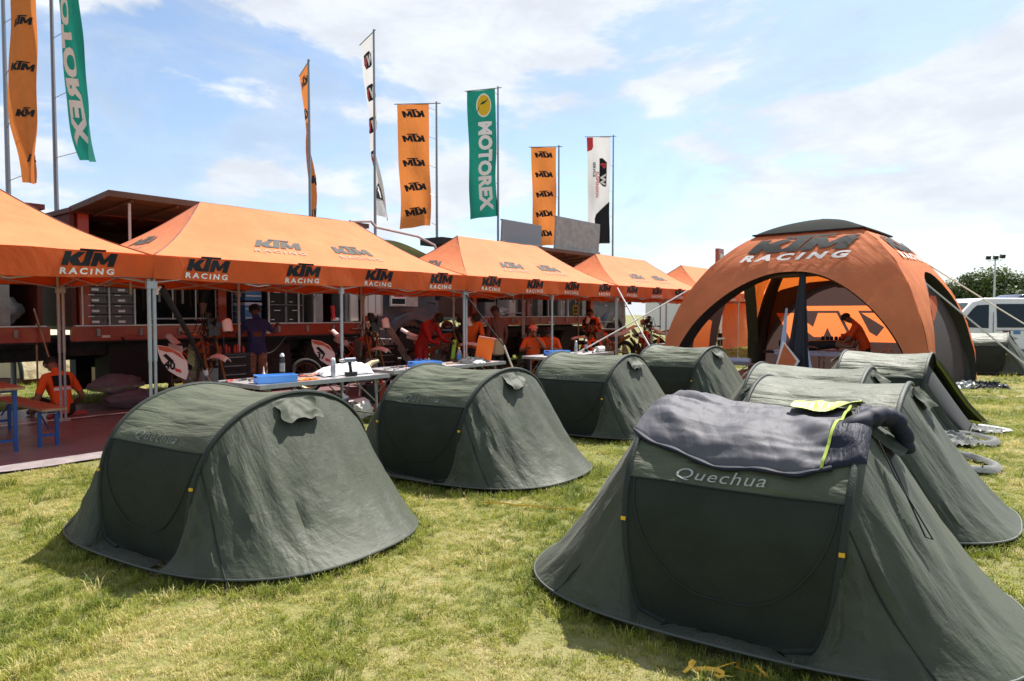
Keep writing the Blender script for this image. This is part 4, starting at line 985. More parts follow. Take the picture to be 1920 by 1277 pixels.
        mb = MB(); mb.tube([(x0-.5, -.02, zt+.45), (x0+.1, -.02, zt+.52), (x0+.25, -.02, zt+.40), (x0+1.6, -.02, zt+.30), (x0+2.2, -.02, zt+.12), (x0+2.4, -.02, zt-.3)], .035, 8); mb.build('roof_bar', 'pole_metal', T)
        mb = MB(); mb.tube([(x0+1.9, -.05, 2.2), (x0+1.95, -.3, 2.3), (x0+2.0, -.34, 2.5)], .018, 6); mb.tube([(x0+1.9, -.05, 1.9), (x0+1.98, -.28, 1.85)], .018, 6); mb.box((x0+1.99, -.34, 2.15), (.07, .13, .42)); mb.build('mirror', 'black_matte', T)
    return T
T1 = truck('open orange service truck with grey crates on its deck', 4.30, 6.1)
x0 = 6.12
pl_ = pt('sign_panel', 'alu', T1, ((x0+1.05, -.10, 1.98), (.92, .03, .40))); tag(pl_, 'brushed metal side panel with an oil-maker sticker')
st = pt('sticker', 'print_white', pl_, ((x0+.86, -.118, 1.97), (.46, .006, .33)))
pt('sticker_red', 'print_red', st, ((x0+.90, -.123, 2.06), (.36, .005, .11))); pt('sticker_black', 'print_black', st, ((x0+.86, -.123, 1.90), (.42, .005, .13)))
stamp(text_mesh('TOTAL', .10, .003), lambda x, y: Vector((x0+.90+x, -.128, 2.028+y)), 'lettering', 'print_white', st)
hp = pt('hatch_panel', 'print_pale', T1, ((x0+.02, -.13, 1.86), (.62, .04, .62))); pt('hatch_frame', 'alu', hp, ((x0+.02, -.155, 2.15), (.6, .02, .04)), ((x0+.02, -.155, 1.57), (.6, .02, .04)), ((x0-.26, -.155, 1.86), (.04, .02, .6)), ((x0+.30, -.155, 1.86), (.04, .02, .6)), ((x0+.12, -.155, 1.86), (.025, .02, .5)), ((x0-.10, -.155, 1.86), (.025, .02, .5)))
pt('white_post', 'print_pale', T1, ((5.72, -.0, 1.75), (.22, .05, .62)))
pt('number_plate', 'alu_dull', T1, ((.78, .22, .93), (.22, .02, .13)))
T2 = truck('orange truck at the frame edge with white sacks on its deck', -3.6, 7.5, full=False, cab=False)
T3 = truck('open orange service truck with two grey panels raised on its roof', 14.0, 6.4, zd=1.50)
for s_, w_, z0, z1, m_, lb in ((-.10, 1.75, 3.52, 4.06, 'deflector', 'left blue-grey roof panel'), (2.35, 2.45, 3.55, 4.42, 'alu_dull', 'large grey roof panel')):
    p_ = pt('roof_panel', m_, T3, ((s_+w_/2, -1.2, (z0+z1)/2), (w_, .04, z1-z0), (.06, 0, 0))); tag(p_, lb)
    pt('panel_frame', 'alu_dull', p_, ((s_+w_/2, -1.2, z0-.03), (w_+.05, .07, .06)), ((s_+w_/2, -1.2, z1), (w_+.03, .06, .03)))
pt('roof_load', 'black_matte', T3, ((-.2, .4, 3.52), (1.8, .8, .18)))
# steps from the deck down to the ground
def steps(label, s_, t_, ztop, n_=6):
    T = row_thing('folding_steps', label, 'steps', s_, t_, 0, 'aluminium steps at the trucks')
    for y in (0, .62):
        mb = MB(); mb.box((.62, 0, ztop/2), (.16, .035, 1.78), rot=(0, -math.atan2(1.24, ztop)*0.92, 0)); 
        o = mb.build('side_rail', 'wood' if y == 0 else 'alu_dull', T, smooth=False); o.location = (0, -y, 0)
    for k in range(n_):
        f = (k+.6)/n_; pt('tread', 'alu', T, ((1.24*f, -.31, ztop*(1-f)), (.17, .60, .035)))
    return T
steps('aluminium steps with a wooden rail between the truck deck and its front wheel', 10.1, 3.7, 1.38)
steps('white-runged steps beside the second open truck', 20.2, 3.7, 1.45)
# crates on the first truck
def crate(sx, sz, m_='crate_grey', w_=.365, h_=.165, d_=.5):
    T = thing('storage_crate', 'x', 'crate', (0, 0, 0), RZ, 'grey storage crates on the truck deck')
    pt('body', m_, T, ((0, d_/2, h_/2), (w_, d_, h_)))
    pt('rim', m_, T, ((0, d_/2-.01, h_-.02), (w_+.035, d_+.03, .035)), ((0, -.008, .03), (w_+.01, .016, .03)))
    pt('label', 'label_white', T, ((0, -.018, .055), (.11, .006, .038)), ((-.07, -.035, h_-.02), (.09, .006, .014)))
    pt('ridge', m_, T, ((-w_/2+.04, -.008, h_/2), (.03, .014, h_*.8)))
    pt('ridge', m_, T, ((w_/2-.04, -.008, h_/2), (.03, .014, h_*.8)))
    return T
cr0 = crate(0, 0); LV = ['lowest', 'second-lowest', 'third', 'topmost']
for c in range(2):
    for k in range(4):
        o = cr0 if c+k == 0 else copy_tree(cr0)
        o.location = R(4.64+.41*c, TT+.02, 1.41+.180*k)
        o['label'] = f"{LV[k]} grey crate of the {'left' if c == 0 else 'right'} four-high stack on the truck deck"
for c in range(3): 
    f_ = pt('crate_frame', 'alu', T1, ((.135+.41*c, -.005, 1.86), (.022, .05, .92)))
bc0 = thing('flight_case', 'x', 'case', (0, 0, 0), RZ, 'black drawer cases on the truck deck')
pt('body', 'black_matte', bc0, ((0, .25, .18), (.41, .5, .355))); pt('edge', 'alu_dull', bc0, ((-.20, -.003, .18), (.014, .02, .355)), ((.20, -.003, .18), (.014, .02, .355)), ((0, -.003, .006), (.41, .02, .012)))
pt('handle', 'label_white', bc0, ((.0, -.015, .26), (.14, .012, .016)), ((-.10, -.015, .07), (.07, .012, .014)))
for c in range(2):
    for k in range(2):
        o = bc0 if c+k == 0 else copy_tree(bc0); o.location = R(8.07+.43*c, TT+.05, 1.41+.37*k)
        o['label'] = f"{'lower' if k == 0 else 'upper'} {'left' if c == 0 else 'right'} case of the black four beside the blue cool box"
cb = thing('cool_box', 'blue cool box with white lid behind the man in the blue shirt', 'cool box', R(7.60, TT+.15, 1.40), RZ)
pt('body', 'blue_box', cb, ((0, .2, .2), (.36, .4, .34))); pt('lid', 'towel', cb, ((0, .2, .40), (.38, .43, .06))); pt('band', 'label_white', cb, ((0, -.006, .12), (.34, .012, .025)), ((0, -.006, .30), (.34, .012, .025)))
cb2 = copy_tree(cb); cb2.location = R(7.61, TT+.15, 1.84); cb2['label'] = 'second blue box stacked on the cool box in the truck'
cs = thing('race_boot', 'red and white riding boot standing on the truck deck', 'boot', R(9.52, TT+.1, 1.44), RZ)
mb = MB(); mb.tube([(0, 0, .03), (.0, .0, .15), (-.02, 0, .34)], [.055, .045, .055], 10); mb.build('shaft', 'print_red', cs)
mb = MB(); mb.tube([(-.03, 0, .04), (.14, 0, .035)], [.05, .04], 10); mb.build('foot', 'print_white', cs)
# goods on truck three
for k, (x, w_, h_, m_, lb) in enumerate([(15.0, .5, .42, 'alu_dull', 'grey case left of the white helmet on the second truck deck'), (16.0, .34, .5, 'print_pale', 'pale upright box in the second truck, right of the helmet'),
        (16.75, .55, .62, 'crate_grey', 'large grey box in the second truck over the seated pair'), (17.4, .3, .95, 'alu_dull', 'tall grey locker in the second truck beside the pale pillar'),
        (18.6, .45, .9, 'alu_dull', 'grey metal locker behind the man standing in orange'), (19.3, .5, .92, 'navy_cloth', 'tall dark blue locker in the second truck near the steps')]):
    T = row_thing('locker', lb, 'storage box', x, TT+.1, 1.51)
    pt('body', m_, T, ((0, .22, h_/2), (w_, .44, h_))); pt('door', m_, T, ((0, -.008, h_/2), (w_*.86, .016, h_*.88))); pt('handle', 'label_white', T, ((w_*.25, -.024, h_*.55), (.03, .02, .09)))
hm = row_thing('helmet', 'white helmet standing on the second truck deck', 'helmet', 15.52, TT+.15, 1.52)
mb = MB(); mb.ball((0, 0, .14), (.13, .15, .14), 18, 12); mb.build('shell', 'white_paint', hm); mb = MB(); mb.ball((0, -.05, .13), (.10, .105, .055), 14, 8); mb.build('visor', 'black_gloss', hm)
mb = MB(); mb.box((0, -.17, .22), (.18, .14, .012), (.3, 0, 0)); mb.build('peak', 'print_white', hm)
def sacks(name, label, s_, t_, z, n_, m_, rx, h_, sd, cat='sack', group=None, strap=False):
    T = row_thing(name, label, cat, s_, t_, z, group)
    mb = MB(); mb.ball((0, 0, h_*.5), (rx, rx*.6, h_*.5), 30, 20, nz=.30, sd=sd); mb.v = [(x_, y_, z_+.03*(rz_(x_*7+sd, y_*7, z_*7)-.5)) for x_, y_, z_ in mb.v]; mb.build('body', m_, T, angle=80)
    if not strap: return T
    mb = MB(); mb.tube([(-rx*.5, -rx*.5, h_*.25), (-rx*.3, -rx*.58, h_*.6), (-.05, -rx*.3, h_*.96)], .018, 6, flat=.4); mb.tube([(rx*.4, -rx*.5, h_*.2), (rx*.3, -rx*.55, h_*.6), (.1, -rx*.3, h_*.95)], .018, 6, flat=.4); mb.build('strap', 'truck_orange', T)
    return T
sacks('kit_sack', 'white kit sack with orange straps at the frame edge', 2.35, TT+.35, 1.42, 1, 'print_pale', .42, .42, 1, strap=True)
sacks('kit_sack', 'white kit sack with orange straps, right of its neighbour on the truck', 2.95, TT+.4, 1.42, 1, 'print_pale', .33, .38, 4, strap=True)
sacks('kit_sack', 'grey-blue bundle beside the white sacks on the truck', 3.42, TT+.4, 1.42, 1, 'alu_dull', .28, .46, 7)
# far vehicle and things beyond the second truck
fv = row_thing('camper_truck', 'orange and white camper truck beyond the steps', 'truck', 29.0, 4.0)
pt('body', 'print_white', fv, ((1.6, 1.2, 1.9), (3.4, 2.3, 2.1))); pt('side_stripe', 'truck_orange', fv, ((.9, .03, 2.2), (1.9, .04, 1.4)), ((.9, 1.2, 3.0), (2.0, 2.3, .1)))
pt('cab', 'print_white', fv, ((4.1, 1.2, 1.5), (1.6, 2.2, 1.7))); pt('window', 'glass_dark', fv, ((4.2, .08, 1.95), (1.0, .04, .6)), ((2.6, .03, 2.2), (.7, .04, .5)))
for x in (.8, 4.0): wheel(fv, x, .25, .45, .45, .3)
ys = row_thing('notice_board', 'small yellow-green notice board hanging at the canopy post', 'sign', 17.6, 2.9, 1.60)
pt('board', 'neon_green', ys, ((0, 0, .12), (.26, .03, .30))); pt('mark', 'print_black', ys, ((-.05, -.02, .17), (.06, .008, .08)), ((.05, -.02, .17), (.06, .008, .08)), ((-.05, -.02, .06), (.06, .008, .07)), ((.05, -.02, .06), (.06, .008, .07))); pt('hook', 'pole_metal', ys, ((0, 0, .42), (.012, .012, .32)))
rs = row_thing('sign_box', 'small red sign box on a pole above the farthest canopy peaks', 'sign', 37.0, 6.0)
pt('pole', 'flag_pole', rs, ((0, 0, 2.2), (.12, .12, 4.4))); pt('box', 'truck_orange', rs, ((0, 0, 4.8), (.75, .2, .8))); pt('panel', 'print_pale', rs, ((0, -.11, 4.7), (.38, .03, .42)))
# orange wall of the far canopy and stuff seen through the doorway
mb = MB(); mb.grid(lambda a, b_: R(29.0+4*a, 2.7+.04*nz(a*8, b_*3, 2), .9*0+.05+2.0*b_), 24, 10); ow = mb.build('side_curtain', 'canopy_cloth'); tag(ow, 'bright orange side curtain seen through the dome doorway', 'curtain')
# ================================================================== tables
def table(label, s0, s1, t0, t1, z, m_='alu', group='aluminium folding tool tables'):
    L_, W_ = s1-s0, t1-t0
    T = row_thing('folding_table', label, 'table', s0, t0, 0, group)
    o = pt('tabletop', m_, T, ((L_/2, W_/2, z-.02), (L_, W_, .025)))
    pt('table_rim', 'alu', T, ((L_/2, -.006, z-.025), (L_+.03, .02, .055)), ((L_/2, W_+.006, z-.025), (L_+.03, .02, .055)), ((-.006, W_/2, z-.025), (.02, W_-.01, .05)), ((L_+.006, W_/2, z-.025), (.02, W_-.01, .05)))
    for x in (.18, L_-.18):
        for y in (.08, W_-.08):
            mb = MB(); mb.tube([(x, y, z-.04), (x+(.05 if x > L_/2 else -.05), y, .01)], .016, 8); mb.build('leg', 'alu_dull', T)
        mb = MB(); mb.tube([(x, .08, .18), (x, W_-.08, .18)], .012, 6); mb.tube([(x, .08, z-.08), (x, W_-.08, z-.08)], .012, 6)
        sx = 1 if x < L_/2 else -1; mb.tube([(x, .08, z*.5), (x+sx*.38, .08, z-.05)], .010, 6); mb.tube([(x, W_-.08, z*.5), (x+sx*.38, W_-.08, z-.05)], .010, 6); mb.build('brace', 'alu_dull', T)
    return T
table('folding tool table with the white bag and drill, between the two nearest tents', 4.53, 6.55, -1.10, -.16, .74)
table('folding tool table with the orange board standing on its end', 6.95, 9.60, -.78, -.12, .74)
table('folding tool table before the seated pair in orange', 11.0, 13.5, -.78, -.12, .74)
table('low far tool table by the dome foot', 17.2, 19.0, -.75, -.1, .78)
table('tool table with the blue towel seen through the dome doorway', 21.8, 23.0, .3, .95, .78)
def onT(s_, t_): return R(s_, t_, .735)
def tray(label, s_, t_):
    T = thing('parts_tray', label, 'tray', onT(s_, t_), RZ-.35, 'blue plastic parts trays on the tables'); w_, d_, h_ = .46, .26, .10
    pt('base', 'blue_plastic', T, ((0, 0, .006), (w_, d_, .01)))
    mb = MB()
    for sx, sy in ((0, -1), (0, 1)): mb.box((0, sy*d_/2, h_/2), (w_+.02, .012, h_), (-.12*sy, 0, 0))
    for sx in (-1, 1): mb.box((sx*w_/2, 0, h_/2), (.012, d_, h_), (0, .12*sx, 0))
    mb.build('side', 'blue_plastic', T, smooth=False); pt('grip', 'bag_navy', T, ((w_/2+.02, 0, h_-.02), (.03, .1, .015)), ((-w_/2-.02, 0, h_-.02), (.03, .1, .015)))
    return T
tray('blue parts tray on the nearest tool table', 4.88, -.88); tray('blue parts tray on the middle tool table', 7.75, -.62); tray('blue parts tray in front of the capped man', 11.75, -.45)
def can_(label, s_, t_, h_, m1, m2, m3='print_white'):
    T = thing('spray_can', label, 'spray can', onT(s_, t_), RZ, 'spray cans on the tables')
    mb = MB(); mb.lathe([(.033, 0), (.035, .01), (.035, h_*.8), (.028, h_*.87)], (0, 0, 0), 16); mb.build('body', m1, T)
    mb = MB(); mb.lathe([(.0355, h_*.25), (.0355, h_*.6)], (0, 0, 0), 16); mb.build('label', m2, T); mb = MB(); mb.lathe([(.029, h_*.86), (.027, h_*.95), (.012, h_)], (0, 0, 0), 12); mb.build('cap', m3, T); return T
can_('tall black spray can behind the blue tray, before the plaid shorts', 5.32, -.35, .33, 'black_gloss', 'alu_dull')
can_('silver spray can beside the cordless drill', 5.82, -.80, .26, 'alu', 'print_silver')
can_('silver spray can on the table before the crouching man', 12.7, -.3, .27, 'alu', 'print_silver', 'alu')
can_('dark spray can with white cap on the table before the crouching man', 13.2, -.25, .28, 'bag_navy', 'print_silver')
bt = thing('water_bottle', 'clear water bottle with yellow cap on the middle tool table', 'bottle', onT(8.85, -.35), RZ)
mb = MB(); mb.lathe([(.036, 0), (.038, .02), (.036, .10), (.038, .16), (.03, .21), (.014, .245)], seg=16); mb.build('body', 'poly_clear', bt)
mb = MB(); mb.lathe([(.0385, .06), (.0385, .15)], seg=16); mb.build('label', 'blue_box', bt); mb = MB(); mb.lathe([(.015, .245), (.015, .275)], seg=12); mb.build('cap', 'flag_yellow', bt)
gl = thing('glue_bottle', 'small white nozzle bottle behind the blue tray', 'bottle', onT(4.95, -.5), RZ)
mb = MB(); mb.lathe([(.026, 0), (.026, .07), (.012, .10)], seg=14); mb.build('body', 'white_paint', gl); mb = MB(); mb.lathe([(.011, .10), (.003, .18)], seg=10); mb.build('nozzle', 'print_white', gl)
dr = thing('cordless_drill', 'grey and black cordless drill standing before the white bag', 'drill', onT(6.02, -.93), RZ-.2)
pt('battery', 'black_matte', dr, ((0, 0, .03), (.15, .085, .055))); mb = MB(); mb.tube([(0, 0, .05), (-.01, 0, .13), (-.02, 0, .20)], [.024, .022, .026], 10); mb.build('grip', 'black_matte', dr)
mb = MB(); mb.tube([(-.10, 0, .225), (.06, 0, .225)], [.034, .036], 14); mb.build('motor_housing', 'deflector', dr); mb = MB(); mb.tube([(-.10, 0, .225), (-.17, 0, .225)], [.026, .015], 12); mb.build('chuck', 'alu', dr)
wb = thing('plastic_bag', 'crumpled white plastic bag lying on the nearest tool table', 'bag', onT(6.15, -.62), RZ-.25)
mb = MB(); mb.grid(lambda a, b_: (.40*a, .19*b_*(1-.3*a)+.02*nz(a*3, b_*3, 1), .01+max(0, (1-abs(a)**2.5)*(1-b_*b_))**.5*(.13+.05*a+.10*nz(a*2.6, b_*3, 5))), 30, 24, -1, 1, -1, 1); mb.build('body', 'print_white', wb)
mb = MB(); mb.tube([(.34, 0, .09), (.44, .01, .15), (.54, .01, .17)], [.05, .035, .02], 10); mb.build('knot', 'canvas_beige', wb)
ob_ = thing('orange_board', 'bright orange board propped upright on the table end', 'board', onT(9.42, -.45), RZ-.75)
mb = MB(); mb.box((0, 0, .21), (.30, .014, .42), (0.10, .16, 0)); mb.build('panel', 'signal_orange', ob_, smooth=False); mb = MB(); mb.box((.05, -.02, .425), (.31, .03, .03), (0.1, .16, 0)); mb.build('fold', 'cap_pink', ob_, smooth=False)
def tools(label, s_, t_, sd, n_=9, ln=.7):
    T = thing('tool_spread', label, 'tools', onT(s_, t_), RZ, 'loose tools lying on the tables'); rr = random.Random(sd)
    for k in range(n_):
        x, y, a = rr.uniform(-ln, ln), rr.uniform(-.16, .16), rr.uniform(-.6, .6); l_ = rr.uniform(.07, .16); m_ = rr.choice(['alu_dull', 'bike_metal', 'black_matte', 'bag_navy', 'alu', 'wood', 'black_gloss', 'red_plastic' if k % 3 == 0 else 'black_matte'])
        mb = MB(); p0 = Vector((x-l_*math.cos(a), y-l_*math.sin(a), .012)); p1 = Vector((x+l_*math.cos(a), y+l_*math.sin(a), .016))
        mb.tube([p0, p0.lerp(p1, .55), p0.lerp(p1, .6), p1], [.014, .013, .006, .006], 7)
        mb.lathe([(.006, 0), (.016, .004), (.016, .018), (.006, .022)], p1-Vector((0, 0, .012)), 8); mb.build('tool', m_, T)
    return T
tools('screwdrivers and pliers left of the blue tray on the nearest table', 4.75, -.45, 1, 8, .2); tools('tools behind the blue tray up to the white bag', 5.6, -.45, 2, 12, .42); tools('tools left of the tray on the middle table', 7.3, -.5, 3, 8, .3); tools('tools between tray and bottle on the middle table', 8.35, -.35, 4, 10, .38); tools('tools on the table before the seated pair', 12.3, -.5, 5, 12, .9); tools('parts on the far table by the dome foot', 18.0, -.45, 6, 12, .7)
def rag(label, s_, t_, m_, rx, ry, h_, sd):
    mb = MB(); mb.grid(lambda a, b_: (rx*a+.03*nz(a*3, b_*3, sd), ry*b_+.03*nz(a*3, b_*3, sd+2), .006+max(0, (1-a*a)*(1-b_*b_))**.5*h_*(.5+abs(nz(a*4, b_*4, sd)))), 22, 16, -1, 1, -1, 1)
    o = mb.build('rag', m_); place(o, onT(s_, t_), RZ); return tag(o, label, 'rag', 'rags on the tables')
rag('black cloth heap beside the orange board', 9.05, -.45, 'cloth_black', .34, .2, .10, 3); rag('blue-grey rag heap behind the middle tray', 8.0, -.3, 'shirt_navy', .26, .12, .13, 5); rag('white rag in front of the black heap', 9.0, -.66, 'print_white', .13, .07, .05, 6); rag('orange cloth strip right of the nearest tray', 5.3, -.92, 'signal_orange', .17, .05, .03, 8)
mb = MB(); mb.tube([(-.16, 0, .07), (.16, 0, .07)], .065, 14); mb.tube([(-.16, 0, .07), (-.26, 0, .05), (-.42, -.05, .02)], .014, 6); o = mb.build('paper_roll', 'print_pale'); place(o, onT(13.3, -.55), RZ+.1); tag(o, 'pale wiping-paper roll on the table before the crouching man', 'paper roll')
# bench set
def bench(label, name, cat, s_, t0, t1, w_, z, hook=True):
    L_ = t1-t0; T = row_thing(name, label, cat, s_, t0, 0)
    mb = MB(); mb.box((0, L_/2, z-.013), (w_, L_, .026)); mb.build('plank', 'bench_wood', T, smooth=False)
    pt('edge_band', 'wood', T, ((0, -.006, z-.014), (w_+.01, .012, .03)), ((w_/2+.004, L_/2, z-.014), (.008, L_, .03)), ((-w_/2-.004, L_/2, z-.014), (.008, L_, .03)))
    for y in (.22, L_-.22):
        for sx in (-1, 1):
            mb = MB(); mb.box((sx*(w_/2-.035), y, (z-.03)/2), (.038, .038, z-.03)); mb.build('leg', 'blue_steel', T, smooth=False)
        pt('cross_bar', 'blue_steel', T, ((0, y, z-.06), (w_-.05, .03, .03)), ((0, y, .14), (w_-.1, .03, .03)))
        mb = MB(); sy = 1 if y < L_/2 else -1; mb.tube([(0, y, z*.45), (0, y+sy*.4, z-.04)], .011, 6); mb.build('stay', 'blue_steel', T)
    if hook:
        mb = MB(); mb.tube([(-.05, .12, z-.03), (-.05, .10, z-.07), (.05, .10, z-.07), (.05, .12, z-.03)], .007, 6); mb.build('catch', 'pole_metal', T)
    return T
bench('red-topped trestle table with blue legs at the frame edge', 'trestle_table', 'table', 2.38, .62, 2.82, .50, .77)
bench('red-topped bench with blue legs beside the trestle table', 'bench', 'bench', 2.95, .70, 2.90, .25, .48)
# broom, sacks, frames under the first canopy
br = row_thing('broom', 'wide red broom leaning against the truck with its head on the sheet', 'broom', 4.0, 3.45, 0)
mb = MB(); mb.box((0, 0, .05), (.55, .09, .06), taper=.9); mb.build('head', 'red_plastic', br, smooth=False); mb = MB(); mb.box((0, 0, .015), (.54, .08, .035)); mb.build('bristles', 'truck_red', br, smooth=False)
mb = MB(); mb.tube([(-.02, 0, .08), (-.25, .52, 1.68)], .013, 8); mb.build('stick', 'wood', br)
st_ = row_thing('wooden_pole', 'upright wooden pole standing left of the broom', 'pole', 3.75, 3.9); mb = MB(); mb.tube([(0, 0, 0), (.02, .05, 1.45)], .014, 8); mb.build('stick', 'wood', st_); mb = MB(); mb.lathe([(.018, 0), (.018, .04)], seg=8); mb.build('tip', 'black_matte', st_)
sacks('foil_bundle', 'translucent plastic-wrapped bundle lying on top beside the broom', 4.85, 3.75, .26, 1, 'poly_clear', .42, .32, 12, 'bundle'); sacks('foil_bundle', 'pink plastic-wrapped bundle on the ground right of the broom', 5.05, 3.65, .01, 1, 'poly_clear', .44, .32, 15, 'bundle')
tb = row_thing('tool_chest', 'orange tool chest in the dark below the truck deck', 'tool box', 5.3, 5.2, .35); pt('body', 'truck_orange', tb, ((0, 0, .13), (.5, .3, .28))); pt('stand', 'white_paint', tb, ((.05, -.1, -.02), (.6, .06, .02)), ((.34, -.1, -.16), (.02, .06, .28))); pt('lid_line', 'black_matte', tb, ((0, -.153, .16), (.5, .008, .02)))
rk = row_thing('cooling_rack', 'slatted silver rack standing behind the seated man', 'rack', 3.2, 5.4, .0)
pt('frame', 'alu_dull', rk, ((0, 0, .86), (.95, .03, .03)), ((-.0, 0, .40), (.7, .03, .03))); 
for k in range(12): pt('slat', 'alu', rk, ((-.42+.075*k, 0, .63), (.03, .02, .46), (0, .25, 0)))
pt('foot', 'alu_dull', rk, ((-.3, 0, .2), (.03, .03, .4)), ((.2, 0, .2), (.03, .03, .4)))
# white boxes and bag below the nearest table
for (s_, t_, w_, h_, m_, lb) in ((6.75, -.05, .34, .24, 'print_pale', 'white cardboard box on the ground right of the nearest table'), (6.1, .35, .5, .16, 'wood', 'flat wooden case on the sheet behind the nearest table')):
    T = row_thing('box', lb, 'box', s_, t_, .012, None, .3); pt('body', m_, T, ((0, 0, h_/2), (w_, w_*.8, h_))); pt('flap', m_, T, ((0, -w_*.45, h_+.01), (w_*.96, .12, .006), (.5, 0, 0)))
sacks('rubbish_bag', 'dark blue and white rubbish bag under the nearest table', 6.35, -.15, .01, 1, 'bag_navy', .24, .40, 21, 'bag'); sacks('rubbish_bag', 'pale crumpled rubbish bag under the nearest table end', 6.62, -.45, .01, 1, 'print_pale', .17, .26, 25, 'bag')

for k, (s_, t_, lb) in enumerate(((7.9, .9, 'dark jerry can on the sheet behind the nearest tool table'), (8.15, 1.0, 'orange jerry can on the sheet behind the nearest tool table'), (13.0, 2.9, 'jerry can in the dark behind the seated pair'))):
    T = row_thing('jerry_can', lb, 'jerry can', s_, t_, .015, 'jerry cans under the canopies', .3*k)
    mb = MB(); mb.box((0, 0, .17), (.30, .16, .34)); b_ = mb.build('body', 'truck_orange' if k == 1 else 'black_matte', T, smooth=False); md = b_.modifiers.new('b', 'BEVEL'); md.width = .025; md.segments = 3
    mb = MB(); mb.tube([(-.10, 0, .33), (-.09, 0, .39), (.06, 0, .39), (.07, 0, .33)], .014, 6); mb.build('handle', 'black_matte', T); mb = MB(); mb.lathe([(.03, .33), (.03, .39)], (.11, 0, 0), 10); mb.build('cap', 'red_plastic', T)
for k, (s_, t_, lb) in enumerate(((6.3, 2.6, 'black tool trolley behind motorcycle 40'), (10.0, 2.9, 'black tool trolley between the steps and the mechanic in red'), (15.2, 2.7, 'black tool trolley behind the dark-haired seated man'))):
    T = row_thing('tool_trolley', lb, 'tool trolley', s_, t_, 0, 'tool trolleys under the canopies', -.2*k)
    pt('body', 'black_gloss', T, ((0, .2, .52), (.62, .4, .78)))
    for j in range(5): d_ = pt('drawer', 'truck_dark', T, ((0, -.008, .20+.15*j), (.56, .02, .13))); pt('handle', 'alu_dull', d_, ((0, -.024, .245+.15*j), (.40, .014, .014)))
    for x in (-.25, .25):
        for y in (.05, .35): mb = MB(); mb.lathe([(.06, -.018), (.06, .018)], (x, y, .065), 12, 'y'); mb.build('caster', 'tyre', T)
    mb = MB()
    for j in range(7): mb.lathe([(.022, 0), (.022, .08+.02*(j % 3)), (.008, .12+.02*(j % 3))], (-.24+.08*j, .12+.05*(j % 2), .912), 8)
    mb.build_each('can', 'alu_dull' if k else 'red_plastic', T)
for k, (s_, t_, a, lb) in enumerate(((6.65, 2.9, .25, 'loose motorcycle wheel leaning in the dark behind the man in the blue shirt'), (8.3, 3.3, -.3, 'loose motorcycle wheel leaning below the truck deck by the stripped bike 37'))):
    T = row_thing('spare_wheel', lb, 'wheel', s_, t_, .0, 'loose motorcycle wheels', a)
    mb = MB(); mb.tube([V_ for V_ in [Vector((.30*math.cos(2*PI*q/32), .10+.10*math.sin(2*PI*q/32), .34+.30*math.sin(2*PI*q/32))) for q in range(32)]], .05, 8, closed=True); mb.build('tyre', 'tyre', T)
    mb = MB(); mb.tube([Vector((.25*math.cos(2*PI*q/32), .10+.085*math.sin(2*PI*q/32), .34+.25*math.sin(2*PI*q/32))) for q in range(32)], .014, 6, closed=True)
    for q in range(12): mb.tube([(0, .10, .34), (.25*math.cos(.52*q), .10+.085*math.sin(.52*q), .34+.25*math.sin(.52*q))], .003, 4)
    mb.build('rim', 'gold_metal', T)
for k in range(5):
    mb = MB(); p = R(5.0+2.3*k, 3.9, 1.2); pts_ = [p+rv*(.9*q/12)+Vector((0, 0, -.35*math.sin(PI*q/12)-.05*k)) for q in range(13)]; mb.tube(pts_, .012, 6)
    tag(mb.build('air_hose', 'strap_yellow' if k == 2 else 'black_matte'), ['black cable hanging below the crates', 'black cable hanging below the truck rail', 'yellow air hose hanging below the black drawer cases', 'cable hanging over the front wheel of the first truck', 'cable hanging left of the second truck deck'][k], 'cable', 'cables below the truck decks')
